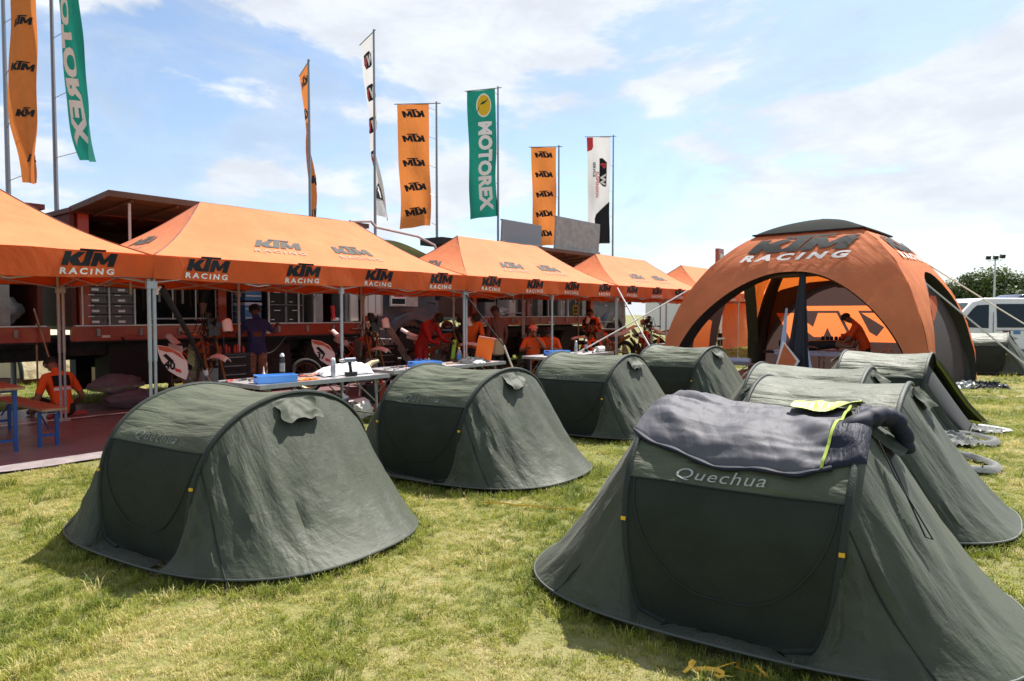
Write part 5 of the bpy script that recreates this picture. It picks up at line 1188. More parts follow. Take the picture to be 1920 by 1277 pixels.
# ================================================================== people
V = Vector
def rotx(p, a, c):   # lean forward (towards -y) about the x axis through c
    d = p-c; return c+V((d.x, d.y*math.cos(a)-d.z*math.sin(a)*-1*-1, d.z)) if False else c+V((d.x, d.y*math.cos(a)-d.z*math.sin(a), d.y*math.sin(a)+d.z*math.cos(a)))
def person(label, loc, rz, top='shirt_orange', low='cloth_black', short=True, sleeve='short', pel=(0, 0, .95), lean=0.0, arms=None, legs=None, head=None, hair='hair', cap=None,
           skin='skin', shoes='shoe', group=None, headdown=0.0, prints=None, hs=1.0):
    T = thing('person', label, 'person', loc, rz, group)
    P = V(pel); a = lean; legs_bent = pel[2] < .6
    def U(x, y, z): return rotx(P+V((x, y, z)), a, P)
    J = dict(pel=P, sp=U(0, 0, .20), ch=U(0, .0, .40), nk=U(0, 0, .55))
    nd = U(0, 0, 1)-P; hd = (nd*(1)+V((0, -headdown, -headdown*.4))).normalized()
    J['hb'] = J['nk']+hd*.07+V((0, -.01, 0)); J['hc'] = J['nk']+hd*.17+V((0, -.025, 0)); J['ht'] = J['nk']+hd*.245+V((0, -.02, 0))
    for s_, k in ((-1, 'L'), (1, 'R')):
        J['sh'+k] = U(s_*.185, 0, .47); J['el'+k] = U(s_*.24, .03, .18); J['wr'+k] = U(s_*.25, -.06, -.06)
        J['hp'+k] = P+V((s_*.09, 0, -.04)); J['kn'+k] = P+V((s_*.11, -.02, -.46)); J['an'+k] = P+V((s_*.12, .02, -.87)); J['to'+k] = P+V((s_*.14, -.16, -.92))
    for k, v in (arms or {}).items(): J[k] = V(v)
    for k, v in (legs or {}).items(): J[k] = V(v)
    names = list(J); idx = {n_: i for i, n_ in enumerate(names)}
    bones = [('pel', 'sp', 't'), ('sp', 'ch', 't'), ('ch', 'nk', 't'), ('nk', 'hb', 's'), ('hb', 'hc', 's'), ('hc', 'ht', 's')]
    for k in 'LR': bones += [('ch', 'sh'+k, 't'), ('sh'+k, 'el'+k, 'ua'), ('el'+k, 'wr'+k, 'fa'), ('pel', 'hp'+k, 'p'), ('hp'+k, 'kn'+k, 'p'), ('kn'+k, 'an'+k, 'sn'), ('an'+k, 'to'+k, 'f')]
    rad = dict(pel=.155, sp=.145, ch=.16, nk=.058, hb=.062, hc=.098*hs, ht=.060*hs)
    for k in 'LR': rad.update({'sh'+k: .075, 'el'+k: .047, 'wr'+k: .032, 'hp'+k: .098, 'kn'+k: .062, 'an'+k: .042, 'to'+k: .035})
    if low != 'skin' : 
        for k in 'LR': rad['hp'+k] = .112; rad['kn'+k] = .092 if short else .074; rad['an'+k] = .042 if short else .06
    me = bpy.data.meshes.new('sk'); me.from_pydata([J[n_] for n_ in names], [(idx[x], idx[y]) for x, y, _ in bones], [])
    ob = bpy.data.objects.new('sk', me); COL.objects.link(ob)
    sm = ob.modifiers.new('s', 'SKIN'); sm.use_smooth_shade = True
    for i, n_ in enumerate(names): me.skin_vertices[0].data[i].radius = (rad[n_], rad[n_]*(.80 if n_ in ('pel', 'sp', 'ch') else 1))
    me.skin_vertices[0].data[idx['pel']].use_root = True
    sb = ob.modifiers.new('b', 'SUBSURF'); sb.levels = 2; sb.render_levels = 2
    dg = bpy.context.evaluated_depsgraph_get(); m2 = bpy.data.meshes.new_from_object(ob.evaluated_get(dg))
    bpy.data.objects.remove(ob); bpy.data.meshes.remove(me)
    mb = MB(); mb.v = [tuple(v.co) for v in m2.vertices]; mb.f = [list(p.vertices) for p in m2.polygons]; bpy.data.meshes.remove(m2)
    segs = [(J[x], J[y], (rad[x]+rad[y])/2, c) for x, y, c in bones]
    MI = {'skin': 0, 'top': 1, 'low': 2, 'shoe': 3}
    for f in mb.f:
        c = V((0, 0, 0))
        for i in f: c += V(mb.v[i])
        c /= len(f); best = None
        for p, q, r_, code in segs:
            d = q-p; tt = max(0, min(1, (c-p).dot(d)/max(d.length_squared, 1e-9))); dd = (c-(p+d*tt)).length-r_
            if best is None or dd < best[0]: best = (dd, code, tt)
        code, tt = best[1], best[2]
        hgt = (c-P).dot((J['ch']-P).normalized())
        if code == 'p' and hgt > -.10 and (c-P).length < .28 and not legs_bent: code = 't'
        r_ = {'t': 'top', 's': 'skin', 'ua': 'top' if (sleeve == 'long' or (sleeve == 'short' and tt < .75)) else 'skin', 'fa': 'top' if (sleeve == 'long' and tt < .9) else 'skin',
              'p': 'low', 'sn': 'skin' if short and tt > .12 else 'low', 'f': 'shoe'}[code]
        if top == 'skin' and r_ == 'top': r_ = 'skin'
        mb.mi.append(MI[r_])
    # wrinkle the clothes a little
    mb.v = [tuple(V(v)+V((nz(v[0]*9, v[1]*9, v[2]*9+3), nz(v[0]*9+5, v[1]*9, v[2]*9), 0))*.010) for v in mb.v]
    for k, s_ in (('L', -1), ('R', 1)):   # hands with five curled fingers
        w0 = J['wr'+k]; d = (w0-J['el'+k]).normalized(); side = d.cross(V((0, 0, 1)))
        side = side.normalized() if side.length > .1 else V((1, 0, 0)); up = side.cross(d).normalized()
        pc = w0+d*.045; mb.tube([w0-d*.01, w0+d*.03, w0+d*.085], [.026, .038, .034], 10, flat=.6, mi=0)
        for j in range(4):
            b0 = w0+d*.082+side*(j-1.5)*.018; ln = (.062, .074, .070, .054)[j]
            mb.tube([b0, b0+d*ln*.5-up*.008, b0+d*ln*.8-up*.026, b0+d*ln*.85-up*.045], [.0095, .009, .008, .006], 6, mi=0)
        b0 = w0+d*.03+side*(-s_)*.030; mb.tube([b0, b0+d*.028-side*s_*.018-up*.008, b0+d*.055-side*s_*.016-up*.02], [.012, .010, .007], 6, mi=0)
        mb.ball(w0*0+J['hc']+V((s_*.094*hs, .01, -.01)), (.014, .026, .034), 8, 6, mi=0)
    fd = V((0, -1, 0)); fd = (fd-hd*fd.dot(hd)).normalized()
    mb.tube([J['hc']+fd*.088+hd*.012, J['hc']+fd*.108-hd*.022, J['hc']+fd*.088-hd*.034], [.009, .015, .010], 8, mi=0)
    skm = skin
    body = mb.build('body', [skm, top if top != 'skin' else skm, low, shoes], T, angle=60, recalc=False)
    for s_ in (-1, 1):
        e_ = MB(); e_.ball(J['hc']+fd*.088+V((s_*.032, 0, 0))+hd*.012, (.011, .008, .007), 8, 6); e_.build('eye', 'black_gloss', T)
    e_ = MB(); e_.ball(J['hc']+fd*.088-hd*.052, (.022, .008, .006), 8, 6); e_.build('mouth', 'cap_pink' if False else 'truck_red', T)
    R3 = V((0, 0, 1)).rotation_difference(hd).to_matrix()
    if hair:
        h_ = MB()
        def hf(x, y):
            th, ph = PI*(.02+.62*y), 2*PI*x; fr = math.sin(ph)      # -y is the face
            th *= (.74 if fr < -.35 else 1.0)
            d = V((math.sin(th)*math.cos(ph), math.sin(th)*math.sin(ph), math.cos(th)))
            return J['hc']+R3 @ V((d.x*.103*hs, d.y*.115*hs, d.z*.105*hs+.022))*(1+.06*nz(x*20, y*9, 1))
        h_.grid(hf, 24, 12); h_.build('hair', hair, T)
    if cap:
        h_ = MB()
        h_.grid(lambda x, y: J['hc']+R3 @ (V((math.sin(PI*.5*y)*math.cos(2*PI*x)*.112, math.sin(PI*.5*y)*math.sin(2*PI*x)*.122, math.cos(PI*.5*y)*.085+.045))), 24, 8)
        h_.grid(lambda x, y: J['hc']+R3 @ V(((x-.5)*.15*(1-.35*y), (-.112-.085*y)*(cap[1]), .045-.02*y-.02*(2*x-1)**2)), 8, 5); h_.build('cap', cap[0], T)
    bvh = BVHTree.FromPolygons([V(v) for v in mb.v], [tuple(f) for f in mb.f])
    for (nm, shp, m_, x, y, z, sc_, off_) in (prints or []):
        def pr(u, v):
            o_ = U(x+u, 0, z+v); dr = (U(0, 1, 0)-P)*(1 if y > 0 else -1); o_ = o_+dr*.6
            h = bvh.ray_cast(o_, -dr)
            return (h[0]+dr*off_) if h[0] else o_-dr*.45
        stamp(shp, pr, nm, m_, T, sc_, cuts=3, mirror=(y > 0))
    return T
def rect(w_, h_): return ([(-w_/2, -h_/2), (w_/2, -h_/2), (w_/2, h_/2), (-w_/2, h_/2)], [(0, 1, 2, 3)])
BACK = [('print_patch', rect(.25, .17), 'print_black', 0, 1, .40, 1.0, .006), ('lettering', text_mesh('TEAM', .09, .004), 'print_pale', 0, 1, .38, 1.0, .010), ('print_patch', rect(.25, .045), 'print_white', 0, 1, .27, 1.0, .006)]
BACK = [BACK[0], BACK[2]]
GRP = 'team members in orange shirts'
# seated man, back to us, under the first canopy
sit_legs = lambda h: dict(knL=(-.20, -.40, h+.16), knR=(.20, -.40, h+.16), anL=(-.16, -.52, .08), anR=(.16, -.52, .08), toL=(-.18, -.68, .04), toR=(.18, -.68, .04))
person('man in an orange shirt sitting on the ground with his back turned, behind the bench', R(3.93, 3.42), RZ+PI+.15, lean=.28, pel=(0, 0, .16), short=False, hair='hair', headdown=.5,
       legs=sit_legs(.12), arms=dict(elL=(-.33, -.06, .30), wrL=(-.28, -.26, .14), elR=(.33, -.06, .30), wrR=(.28, -.26, .14)), prints=BACK, group=GRP)
# man in blue shirt and plaid shorts at the deck
person('man in a navy T-shirt, plaid shorts and backwards cap working at the truck deck', R(7.15, 3.30), RZ+PI-.35, top='shirt_navy', low='shorts_plaid', short=True, lean=.06, pel=(0, 0, .95), headdown=.25,
       arms=dict(elL=(-.36, -.16, 1.22), wrL=(-.46, -.38, 1.36), elR=(.32, -.12, 1.16), wrR=(.26, -.36, 1.22)), cap=('cap_pink', -1) if False else ('navy_cloth', -1), skin='skin_dark',
       prints=[('shirt_print', rect(.16, .09), 'cloth_brown', 0, 1, .26, 1.0, .006)])
# man standing on the truck deck, upper body hidden by the canopy
person('bare-legged man in black shorts standing up on the truck deck behind the canopy', R(6.95, 4.55, 1.42), RZ+PI+.6, top='cloth_black', low='cloth_black', short=True, lean=.35, pel=(0, 0, .93),
       legs=dict(anL=(-.17, .12, .08), anR=(.17, -.10, .08), toL=(-.18, -.05, .04), toR=(.19, -.26, .04), knL=(-.14, .03, .48), knR=(.15, -.1, .48)))
# mechanic in red overalls
person('mechanic in dark red overalls bending over a motorcycle', R(10.35, 2.15), RZ-.62+PI*.25, top='overall_red', low='overall_red', short=False, sleeve='long', lean=.52, headdown=.7, skin='skin_dark', pel=(0, 0, .95),
       arms=dict(elL=(-.24, -.42, 1.02), wrL=(-.16, -.62, .98), elR=(.24, -.42, 1.02), wrR=(.16, -.64, 1.0)), prints=[('lettering', rect(.14, .10), 'overall_red', -.05, 1, .12, 1.0, .006)])
person('man in orange leaning forward beside the paired canopy posts', R(11.6, 1.9), RZ+PI*.25-1.25+PI*.0, lean=.55, short=False, headdown=.5, arms=dict(elL=(-.22, -.40, 1.0), wrL=(-.12, -.62, .95), elR=(.22, -.40, 1.02), wrR=(.12, -.62, .98)), group=GRP)
person('dark-haired visitor in a brown top with a tan shoulder bag', R(11.95, 1.35), RZ+PI*.9, top='cloth_brown', low='cloth_black', short=False, sleeve='long', skin='skin_dark', headdown=.3)
hb = thing('shoulder_bag', 'large pleated tan shoulder bag on a dark strap', 'handbag', R(11.72, 1.12, .70), RZ+.1)
mb = MB(); mb.grid(lambda a, b_: V((.20*math.cos(2*PI*a)*(1-.55*b_**2)*(1+.05*math.sin(18*PI*a)), .10*math.sin(2*PI*a)*(1-.5*b_**2), .36*b_+.03*math.cos(2*PI*a)**2*(1-b_))), 54, 12); mb.ball((0, 0, .01), (.20, .10, .04), 20, 8); mb.build('body', 'tan_leather', hb)
mb = MB(); mb.tube([(-.06, 0, .34), (-.14, .02, .60), (-.20, .05, .82), (-.05, .09, .88), (.02, .07, .70), (.05, 0, .35)], .012, 6, flat=.5); mb.build('strap', 'black_matte', hb)
# seated pair
seat_legs = dict(knL=(-.14, -.42, .50), knR=(.14, -.42, .50), anL=(-.14, -.44, .09), anR=(.14, -.44, .09), toL=(-.15, -.60, .04), toR=(.15, -.60, .04))
person('seated man in orange with a pale red cap, hand raised to his mouth', R(13.05, 1.15), RZ-PI*.5+.75, lean=.12, pel=(0, 0, .50), short=False, legs=seat_legs, cap=('cap_pink', 1),
       arms=dict(elL=(-.30, -.20, .72), wrL=(-.16, -.42, .80), elR=(.27, -.26, .78), wrR=(.05, -.26, 1.06)), group=GRP)
person('dark-haired seated man in orange looking to the side, next to the capped man', R(13.75, 1.10), RZ-PI*.5+.35, lean=.32, pel=(0, 0, .50), short=False, legs=seat_legs, headdown=.35,
       arms=dict(elL=(-.30, -.22, .70), wrL=(-.14, -.46, .78), elR=(.30, -.22, .70), wrR=(.14, -.48, .78)), group=GRP)
for k, (s_, t_, a) in enumerate(((13.05, 1.25, .6), (13.75, 1.2, .3), (16.4, 1.45, .2))):
    T = row_thing('camp_stool', ['stool under the capped man', 'stool under the dark-haired seated man', 'low stool of the crouching mechanic in orange'][k], 'stool', s_, t_, 0, 'camp stools'); h_ = .40 if k < 2 else .26
    pt('seat', 'cloth_black', T, ((0, 0, h_), (.34, .3, .025)))
    for x in (-.14, .14):
        for y in (-.12, .12): mb = MB(); mb.tube([(x, y, h_), (x*1.1, y*1.1, .01)], .012, 6); mb.build('leg', 'pole_metal', T)
person('standing man in orange with his back turned, between the trucks', R(17.6, 2.3), RZ+PI-.75, lean=.22, short=False, headdown=.4, prints=BACK, arms=dict(elL=(-.28, -.10, 1.12), wrL=(-.16, -.34, 1.08), elR=(.28, -.10, 1.12), wrR=(.16, -.34, 1.08)), group=GRP)
person('crouching mechanic in orange with his back turned, below the standing man', R(16.3, 1.35), RZ+PI-.55, lean=.38, pel=(0, 0, .34), short=False, headdown=.4, legs=dict(knL=(-.2, -.36, .48), knR=(.2, -.36, .48), anL=(-.15, -.26, .08), anR=(.15, -.26, .08), toL=(-.16, -.42, .04), toR=(.16, -.42, .04)),
       arms=dict(elL=(-.30, -.34, .62), wrL=(-.18, -.56, .60), elR=(.30, -.34, .62), wrR=(.18, -.56, .60)), prints=BACK, group=GRP)
person('far man in a pale blue shirt raising an arm to his head, beyond the steps', R(27.0, 3.4), RZ-1.2, top='cloth_blue', low='jeans', short=False, arms=dict(elR=(.42, -.05, 1.52), wrR=(.16, -.06, 1.68)))
def DP(x, y, z=0.0): return DW(x, y, z)
person('mechanic in black bending over bike parts in the dome doorway', R(20.9, 1.05), RZ-1.1+PI*.15, top='cloth_black', low='cloth_black', short=True, lean=.62, headdown=.5, arms=dict(elL=(-.24, -.42, .98), wrL=(-.14, -.60, .92), elR=(.24, -.42, 1.0), wrR=(.12, -.60, .94)))
# massage table, man lying on it, therapist
mt = thing('massage_table', 'folding massage table with a white towel inside the dome', 'massage table', DP(-.05, -.55), DRZ)
pt('top', 'cloth_black', mt, ((0, 0, .70), (2.0, .66, .06))); pt('towel', 'towel', mt, ((0, -.02, .742), (1.5, .70, .022)), ((.0, -.345, .70), (1.45, .012, .10)))
for x in (-.75, .75):
    for y in (-.26, .26): mb = MB(); mb.tube([(x, y, .68), (x*1.05, y, .01)], .018, 8); mb.build('leg', 'pole_metal', mt)
    mb = MB(); mb.tube([(x, -.26, .15), (x, .26, .15)], .012, 6); mb.tube([(x, -.26, .25), (x*.3, -.26, .66)], .012, 6); mb.build('brace', 'pole_metal', mt)
T = person('bare-chested man in black shorts lying on the massage table', DP(.02, -.55, .86), DRZ+PI/2, top='skin', low='cloth_black', short=True, pel=(0, 0, 0), lean=-PI/2+.05, headdown=-.1,
       legs=dict(hpL=(-.09, -.04, 0), hpR=(.09, -.04, 0), knL=(-.12, -.44, .06), knR=(.12, -.44, .04), anL=(-.12, -.84, .0), anR=(.12, -.84, .0), toL=(-.15, -.90, .16), toR=(.16, -.90, .16)),
       arms=dict(elL=(-.32, .22, -.02), wrL=(-.28, -.02, -.02), elR=(.32, .22, -.02), wrR=(.28, -.02, -.02)), shoes='skin')
person('masseur in an orange and white shirt bending over the lying man', DP(.95, .05), DRZ+PI+1.3+.6, lean=.45, pel=(0, 0, .90), short=True, headdown=.5, prints=BACK, arms=dict(elL=(-.26, -.36, 1.0), wrL=(-.12, -.50, .86), elR=(.26, -.36, 1.0), wrR=(.10, -.52, .88)), group=GRP)
lt = thing('low_table', 'low folding table with a towel before the dome entrance', 'table', DP(-1.35, -1.75), DRZ)
pt('top', 'alu_dull', lt, ((0, 0, .44), (.85, .45, .03)))
for x in (-.36, .36):
    for y in (-.18, .18): mb = MB(); mb.tube([(x, y, .43), (-x*.6, y, .01)], .012, 6); mb.build('leg', 'pole_metal', lt)
mb = MB(); mb.tube([(-.34, -.05, .53), (.0, -.05, .53), (.36, -.03, .53)], [.075, .08, .075], 14, flat=.8); o = mb.build('rolled_towel', 'towel'); place(o, DP(-1.35, -1.75), DRZ); tag(o, 'rolled pale towel lying on the low table before the dome', 'towel')
mb = MB(); mb.ball((.0, 0, .13), (.26, .18, .13), 20, 12, nz=.5, sd=3); o = mb.build('kit_bag', 'signal_orange'); place(o, DP(-.75, -1.5), DRZ); tag(o, 'crumpled orange bag on the mat under the massage table', 'bag')
tr = thing('supply_table', 'side table with red pack and dark kit behind the lying man', 'table', DP(.25, .55), DRZ); pt('top', 'wood', tr, ((0, 0, .92), (.95, .45, .08))); 
for x in (-.4, .4):
    for y in (-.18, .18): pt('leg', 'pole_metal', tr, ((x, y, .44), (.03, .03, .88)))
mb = MB(); mb.ball((.25, 0, 1.04), (.24, .15, .11), 18, 10, nz=.4, sd=9); o = mb.build('first_aid_pack', 'red_plastic'); place(o, DP(.25, .55), DRZ); tag(o, 'red pack on the side table inside the dome', 'bag')
mb = MB(); 
for k in range(5): mb.lathe([(.04, 0), (.045, .05), (.03, .09)], (-.38+.1*k, .02*(k % 2), .961), 10)
o = mb.build('bottle_row', 'truck_dark'); place(o, DP(.25, .55), DRZ); tag(o, 'row of dark jars on the side table inside the dome', 'jars', kind='stuff')
# ================================================================== motorcycles
def ring(mb, c, r_, tr_, seg=32, axis='y', mi=0):
    mb.tube([V((c[0]+r_*math.cos(2*PI*k/seg), c[1], c[2]+r_*math.sin(2*PI*k/seg))) for k in range(seg)], tr_, 8, closed=True, mi=mi)
def bike(label, s_, t_, rz, num=None, front=True, lift=.14, nose='bike_white', side=True):
    T = row_thing('rally_motorcycle', label, 'motorcycle', s_, t_, lift, 'stripped rally motorcycles on stands', rz)
    for x, r_, on in ((-.72, .30, True), (.74, .33, front)):
        if not on: continue
        mb = MB(); ring(mb, (x, 0, .33), r_, .052, 32); 
        for k in range(36): q = 2*PI*k/36; mb.box((x+math.cos(q)*(r_+.045), 0, .33+math.sin(q)*(r_+.045)), (.022, .085, .025), rot=(0, -q, 0))
        w1 = mb.build('wheel', 'tyre', T)
        mb = MB(); ring(mb, (x, 0, .33), r_-.055, .016, 28); mb.lathe([(.03, -.07), (.045, -.05), (.045, .05), (.03, .07)], (x, 0, .33), 12, 'y')
        for k in range(18): q = 2*PI*k/18; mb.tube([(x+.04*math.cos(q), .03*(-1)**k, .33+.04*math.sin(q)), (x+(r_-.06)*math.cos(q+.25), 0, .33+(r_-.06)*math.sin(q+.25))], .0025, 4)
        mb.build('rim', 'gold_metal', w1)
    mb = MB()
    for y in (-.10, .10): mb.tube([(.38, 0, 1.0), (.18, y, .85), (-.28, y, .62), (-.30, y, .35)], .022, 7); mb.tube([(.38, 0, .95), (.33, y, .42), (.05, y, .26), (-.28, y, .32)], .018, 7); mb.tube([(-.15, y, .80), (-.72, y*.9, .86)], .012, 6); mb.tube([(-.30, y, .55), (-.68, y*.9, .80)], .012, 6)
    mb.build('frame', 'bike_orange', T)
    mb = MB(); mb.tube([(-.28, .09, .40), (-.72, .10, .33)], [.035, .022], 8); mb.tube([(-.28, -.09, .40), (-.72, -.10, .33)], [.035, .022], 8); mb.build('swingarm', 'bike_metal', T)
    mb = MB(); mb.box((.02, 0, .42), (.34, .22, .26)); mb.lathe([(.11, -.13), (.12, -.10), (.12, .10), (.11, .13)], (-.10, 0, .40), 16, 'y'); mb.lathe([(.07, -.14), (.08, .14)], (.12, 0, .36), 14, 'y')
    for k in range(5): mb.box((.10, 0, .56+.035*k), (.20, .18, .018), (0, .3, 0))
    mb.build('engine', 'bike_metal', T, angle=30)
    mb = MB(); mb.tube([(.25, .08, .60), (.32, .12, .40), (.12, .15, .30), (-.20, .14, .42), (-.45, .15, .66), (-.80, .15, .82)], [.022, .022, .022, .024, .045, .045], 10); mb.build('exhaust', 'gold_metal', T)
    mb = MB(); mb.poly([(.42, .22), (.40, .14), (.0, .12), (-.22, .18), (-.22, .28), (.0, .22), (.34, .30), (.40, .60), (.46, .60)], -.14, .14, fn=lambda x, z, y: (x, y*(1-.3*abs(z-.3)), z)); mb.build('skid_plate', 'alu_dull', T)
    mb = MB(); mb.tube([(-.62, 0, .92), (-.2, 0, .96), (.10, 0, .94)], [.09, .11, .07], 12, flat=.5); mb.build('seat', 'bike_black', T)
    mb = MB(); mb.grid(lambda u, v: (-.28-.78*u, (v-.5)*.19*(1-.25*u), .90+.06*u+.16*u*u+.05*math.cos(PI*(v-.5))*1.2-.04), 12, 6); mb.build('rear_fender', nose, T, solid=.012)
    for y in (-.105, .105): mb = MB(); mb.grid(lambda u, v: (-.30-.55*u, y*(1+.1*math.sin(PI*u)), .80+.10*u+.13*v*(1-.5*u)), 8, 4); mb.build('side_panel', nose, T, solid=.01)
    for y in (-.12, .12):
        mb = MB(); mb.tube([(.40, y*.9, 1.10), (.56, y, .70), (.74, y, .33)], [.022, .021, .018], 8); mb.build('fork_leg', 'gold_metal', T)
    mb = MB(); mb.grid(lambda u, v: (.36+.68*u, (v-.5)*.17*(1-.35*u), .70+.06*math.cos(PI*(v-.5))+.10*math.sin(PI*u*.8)-.03*u), 12, 6); mb.build('front_fender', 'bike_white', T, solid=.012)
    mb = MB(); mb.tube([(.38, -.40, 1.17), (.40, -.22, 1.18), (.36, -.08, 1.12), (.36, .08, 1.12), (.40, .22, 1.18), (.38, .40, 1.17)], .014, 7); hbk = mb.build('handlebar', 'bike_metal', T)
    mb = MB()
    for y in (-.36, .36): mb.tube([(.38, y*.9, 1.17), (.37, y*1.15, 1.165)], .020, 8); mb.tube([(.50, y*.78, 1.17), (.47, y*1.1, 1.14)], .008, 5)
    mb.build('grip', 'black_matte', hbk)
    mb = MB(); rr = random.Random(int(s_*10))   # navigation tower and wiring behind it
    mb.box((.50, .02, 1.33), (.07, .15, .12), (0, .2, 0)); mb.box((.46, -.03, 1.44), (.06, .10, .07), (0, .25, .2)); mb.box((.57, 0, 1.17), (.08, .17, .10)); mb.lathe([(.05, -.02), (.055, .02)], (.60, .07, 1.28), 14, 'x'); mb.lathe([(.04, -.02), (.045, .02)], (.60, -.06, 1.26), 14, 'x')
    for y in (-.07, .07): mb.tube([(.42, y, 1.0), (.58, y, 1.2), (.55, y, 1.45)], .010, 6)
    for k in range(34):
        a_ = V((.38+rr.uniform(-.12, .18), rr.uniform(-.16, .16), rr.uniform(.70, 1.45))); mb.tube([a_, a_+V((rr.uniform(-.1, .1), rr.uniform(-.12, .12), rr.uniform(-.18, .05))), a_+V((rr.uniform(-.15, .1), rr.uniform(-.1, .1), -.3))], .008, 5)
    mb.build('navigation_tower', 'bike_black', T)
    mb = MB(); mb.grid(lambda u, v: (.70-.05*v-.05*(u-.5)**2*4, .12+.17*u, 1.19+.20*v*(1-.25*(2*u-1)**2)), 8, 8); mb.build('screen', 'bike_white', T, solid=.01)
    mb = MB(); mb.box((.22, .17, .80), (.26, .04, .30), (0, .2, 0)); mb.box((.22, -.17, .80), (.26, .04, .30), (0, .2, 0)); mb.build_each('radiator', 'bike_metal', T, smooth=False)
    mb = MB(); mb.tube([(-.05, .0, .80), (.28, 0, .92)], [.13, .11], 12, flat=1.2); mb.build('fuel_tank', 'bike_orange', T)
    st1 = MB()
    for x in (-.18, .20): 
        for y in (-.18, .18): st1.tube([(x, y*.6, .14), (x*1.3, y, -lift+.01)], .016, 6)
    st1.box((0, 0, .12), (.45, .25, .03)); st1.build('stand', 'pole_metal', T)
    if num and side:
        # tall pointed side cover swung out beside the rear, with its race number
        leaf = [(0, 0), (.20, -.03), (.40, -.13), (.52, -.30), (.54, -.50), (.50, -.62), (.36, -.56), (.20, -.46), (.07, -.28), (.01, -.12)]
        tip = side; al = -(RZ+rz); inv = Matrix.Rotation(al, 3, 'Z'); o_ = R(s_, t_, lift)
        fr = lambda x, z, y: inv @ (V((tip[0]+x*.74, tip[1]+.10*x+y, tip[2]+z*.80))-o_)
        mb = MB(); mb.poly(leaf, -.03, 0, fn=lambda x, y, z: fr(x, y, z)); sc1 = mb.build('side_cover', 'bike_white', T, angle=60)
        def onl(x, y): return fr(x, y, -.036)
        stamp(poly2d([(.01, -.01), (.20, -.035), (.40, -.14), (.50, -.27), (.40, -.21), (.28, -.13), (.16, -.12), (.04, -.08)]), onl, 'cover_stripe', 'bike_orange', sc1)
        stamp(poly2d([(.10, -.18), (.16, -.15), (.30, -.28), (.24, -.32)]), onl, 'print_patch', 'print_black', sc1)
        stamp(text_mesh(num, .19, .008), lambda x, y: fr(.22+x+.05*y, -.42+y-.22*x, -.037), 'number', 'print_black', sc1)
        stamp(poly2d([(.30, -.40), (.42, -.44), (.44, -.50), (.33, -.47)]), onl, 'print_patch', 'print_red', sc1)
    return T
bike('stripped rally motorcycle numbered 40 behind the nearest tent', 5.49, 2.30, -1.62, '40', front=False, side=V((-5.06, 9.75, 1.15)))
bike('stripped rally motorcycle numbered 37 by the steps', 8.72, 2.2, -1.72, '37', front=False, side=V((-3.55, 12.1, 1.14)))
bike('motorcycle with green side panel being worked on by the mechanic in red', 11.0, 2.2, -PI/2+.2, None)
bike('motorcycle in front of the crouching mechanic in orange', 16.9, 1.5, PI*.85, None, front=True)
bike('dark motorcycle by the low far table near the dome foot', 18.6, 1.1, .2, None, lift=.05)
bike('motorcycle in the dome doorway before the orange curtain', 21.9, 1.6, -.5, None, lift=.05)
for k, (s_, t_, lb) in enumerate(((15.55, 1.2, 'orange number board low beside the crouching mechanic'), (18.75, .7, 'orange number board near the far tool table'))):
    T = row_thing('number_board', lb, 'sign', s_, t_, .62, None, .3); pt('board', 'signal_orange', T, ((0, 0, .12), (.26, .02, .26), (.1, .2, 0))); pt('print', 'truck_orange', T, ((0, -.014, .12), (.15, .008, .10), (.1, .2, 0))); pt('stem', 'bike_metal', T, ((0, .02, -.25), (.02, .02, .72)))
gp = thing('fairing', 'bright green side panel leaning on the bike beside the red mechanic', 'panel', R(10.75, 1.6, .62), RZ-.3); mb = MB(); mb.grid(lambda a, b_: V((.10*(a-.5)+.06*b_, -.02*math.sin(a*3), .42*b_)), 8, 10); mb.build('panel', 'neon_green', gp, solid=.01)
hl_ = thing('crash_helmet', 'black helmet with light blue trim held over the green panel', 'helmet', R(10.9, 1.9, 1.22), RZ-.4); mb = MB(); mb.ball((0, 0, .1), (.13, .15, .13), 16, 12); mb.build('shell', 'black_gloss', hl_); mb = MB(); mb.tube([(-.13, -.02, .03), (0, -.16, .02), (.13, -.02, .03)], .02, 6); mb.build('trim', 'blue_plastic', hl_)
# black boom and nozzle leaning against the canopy post
bo = row_thing('telescopic_boom', 'long black boom slanting down from the canopy frame in front of bike 40', 'boom', 4.05, .35)
mb = MB(); mb.tube([(0, 0, 1.94), (.55, .45, 1.35), (1.0, .85, .78)], [.045, .032, .022], 8); mb.build('arm', 'black_matte', bo); mb = MB(); mb.tube([(1.0, .85, .78), (1.03, .87, .70)], [.035, .03], 8); mb.tube([(0, 0, 1.94), (-.05, 0, 1.90), (-.06, 0, 1.84)], .022, 6); mb.build('end_cap', 'white_paint', bo); mb = MB(); mb.tube([(1.03, .87, .70), (1.10, .9, .60), (1.06, .92, .52), (1.16, .95, .44)], .010, 5); mb.build('chain', 'alu', bo)
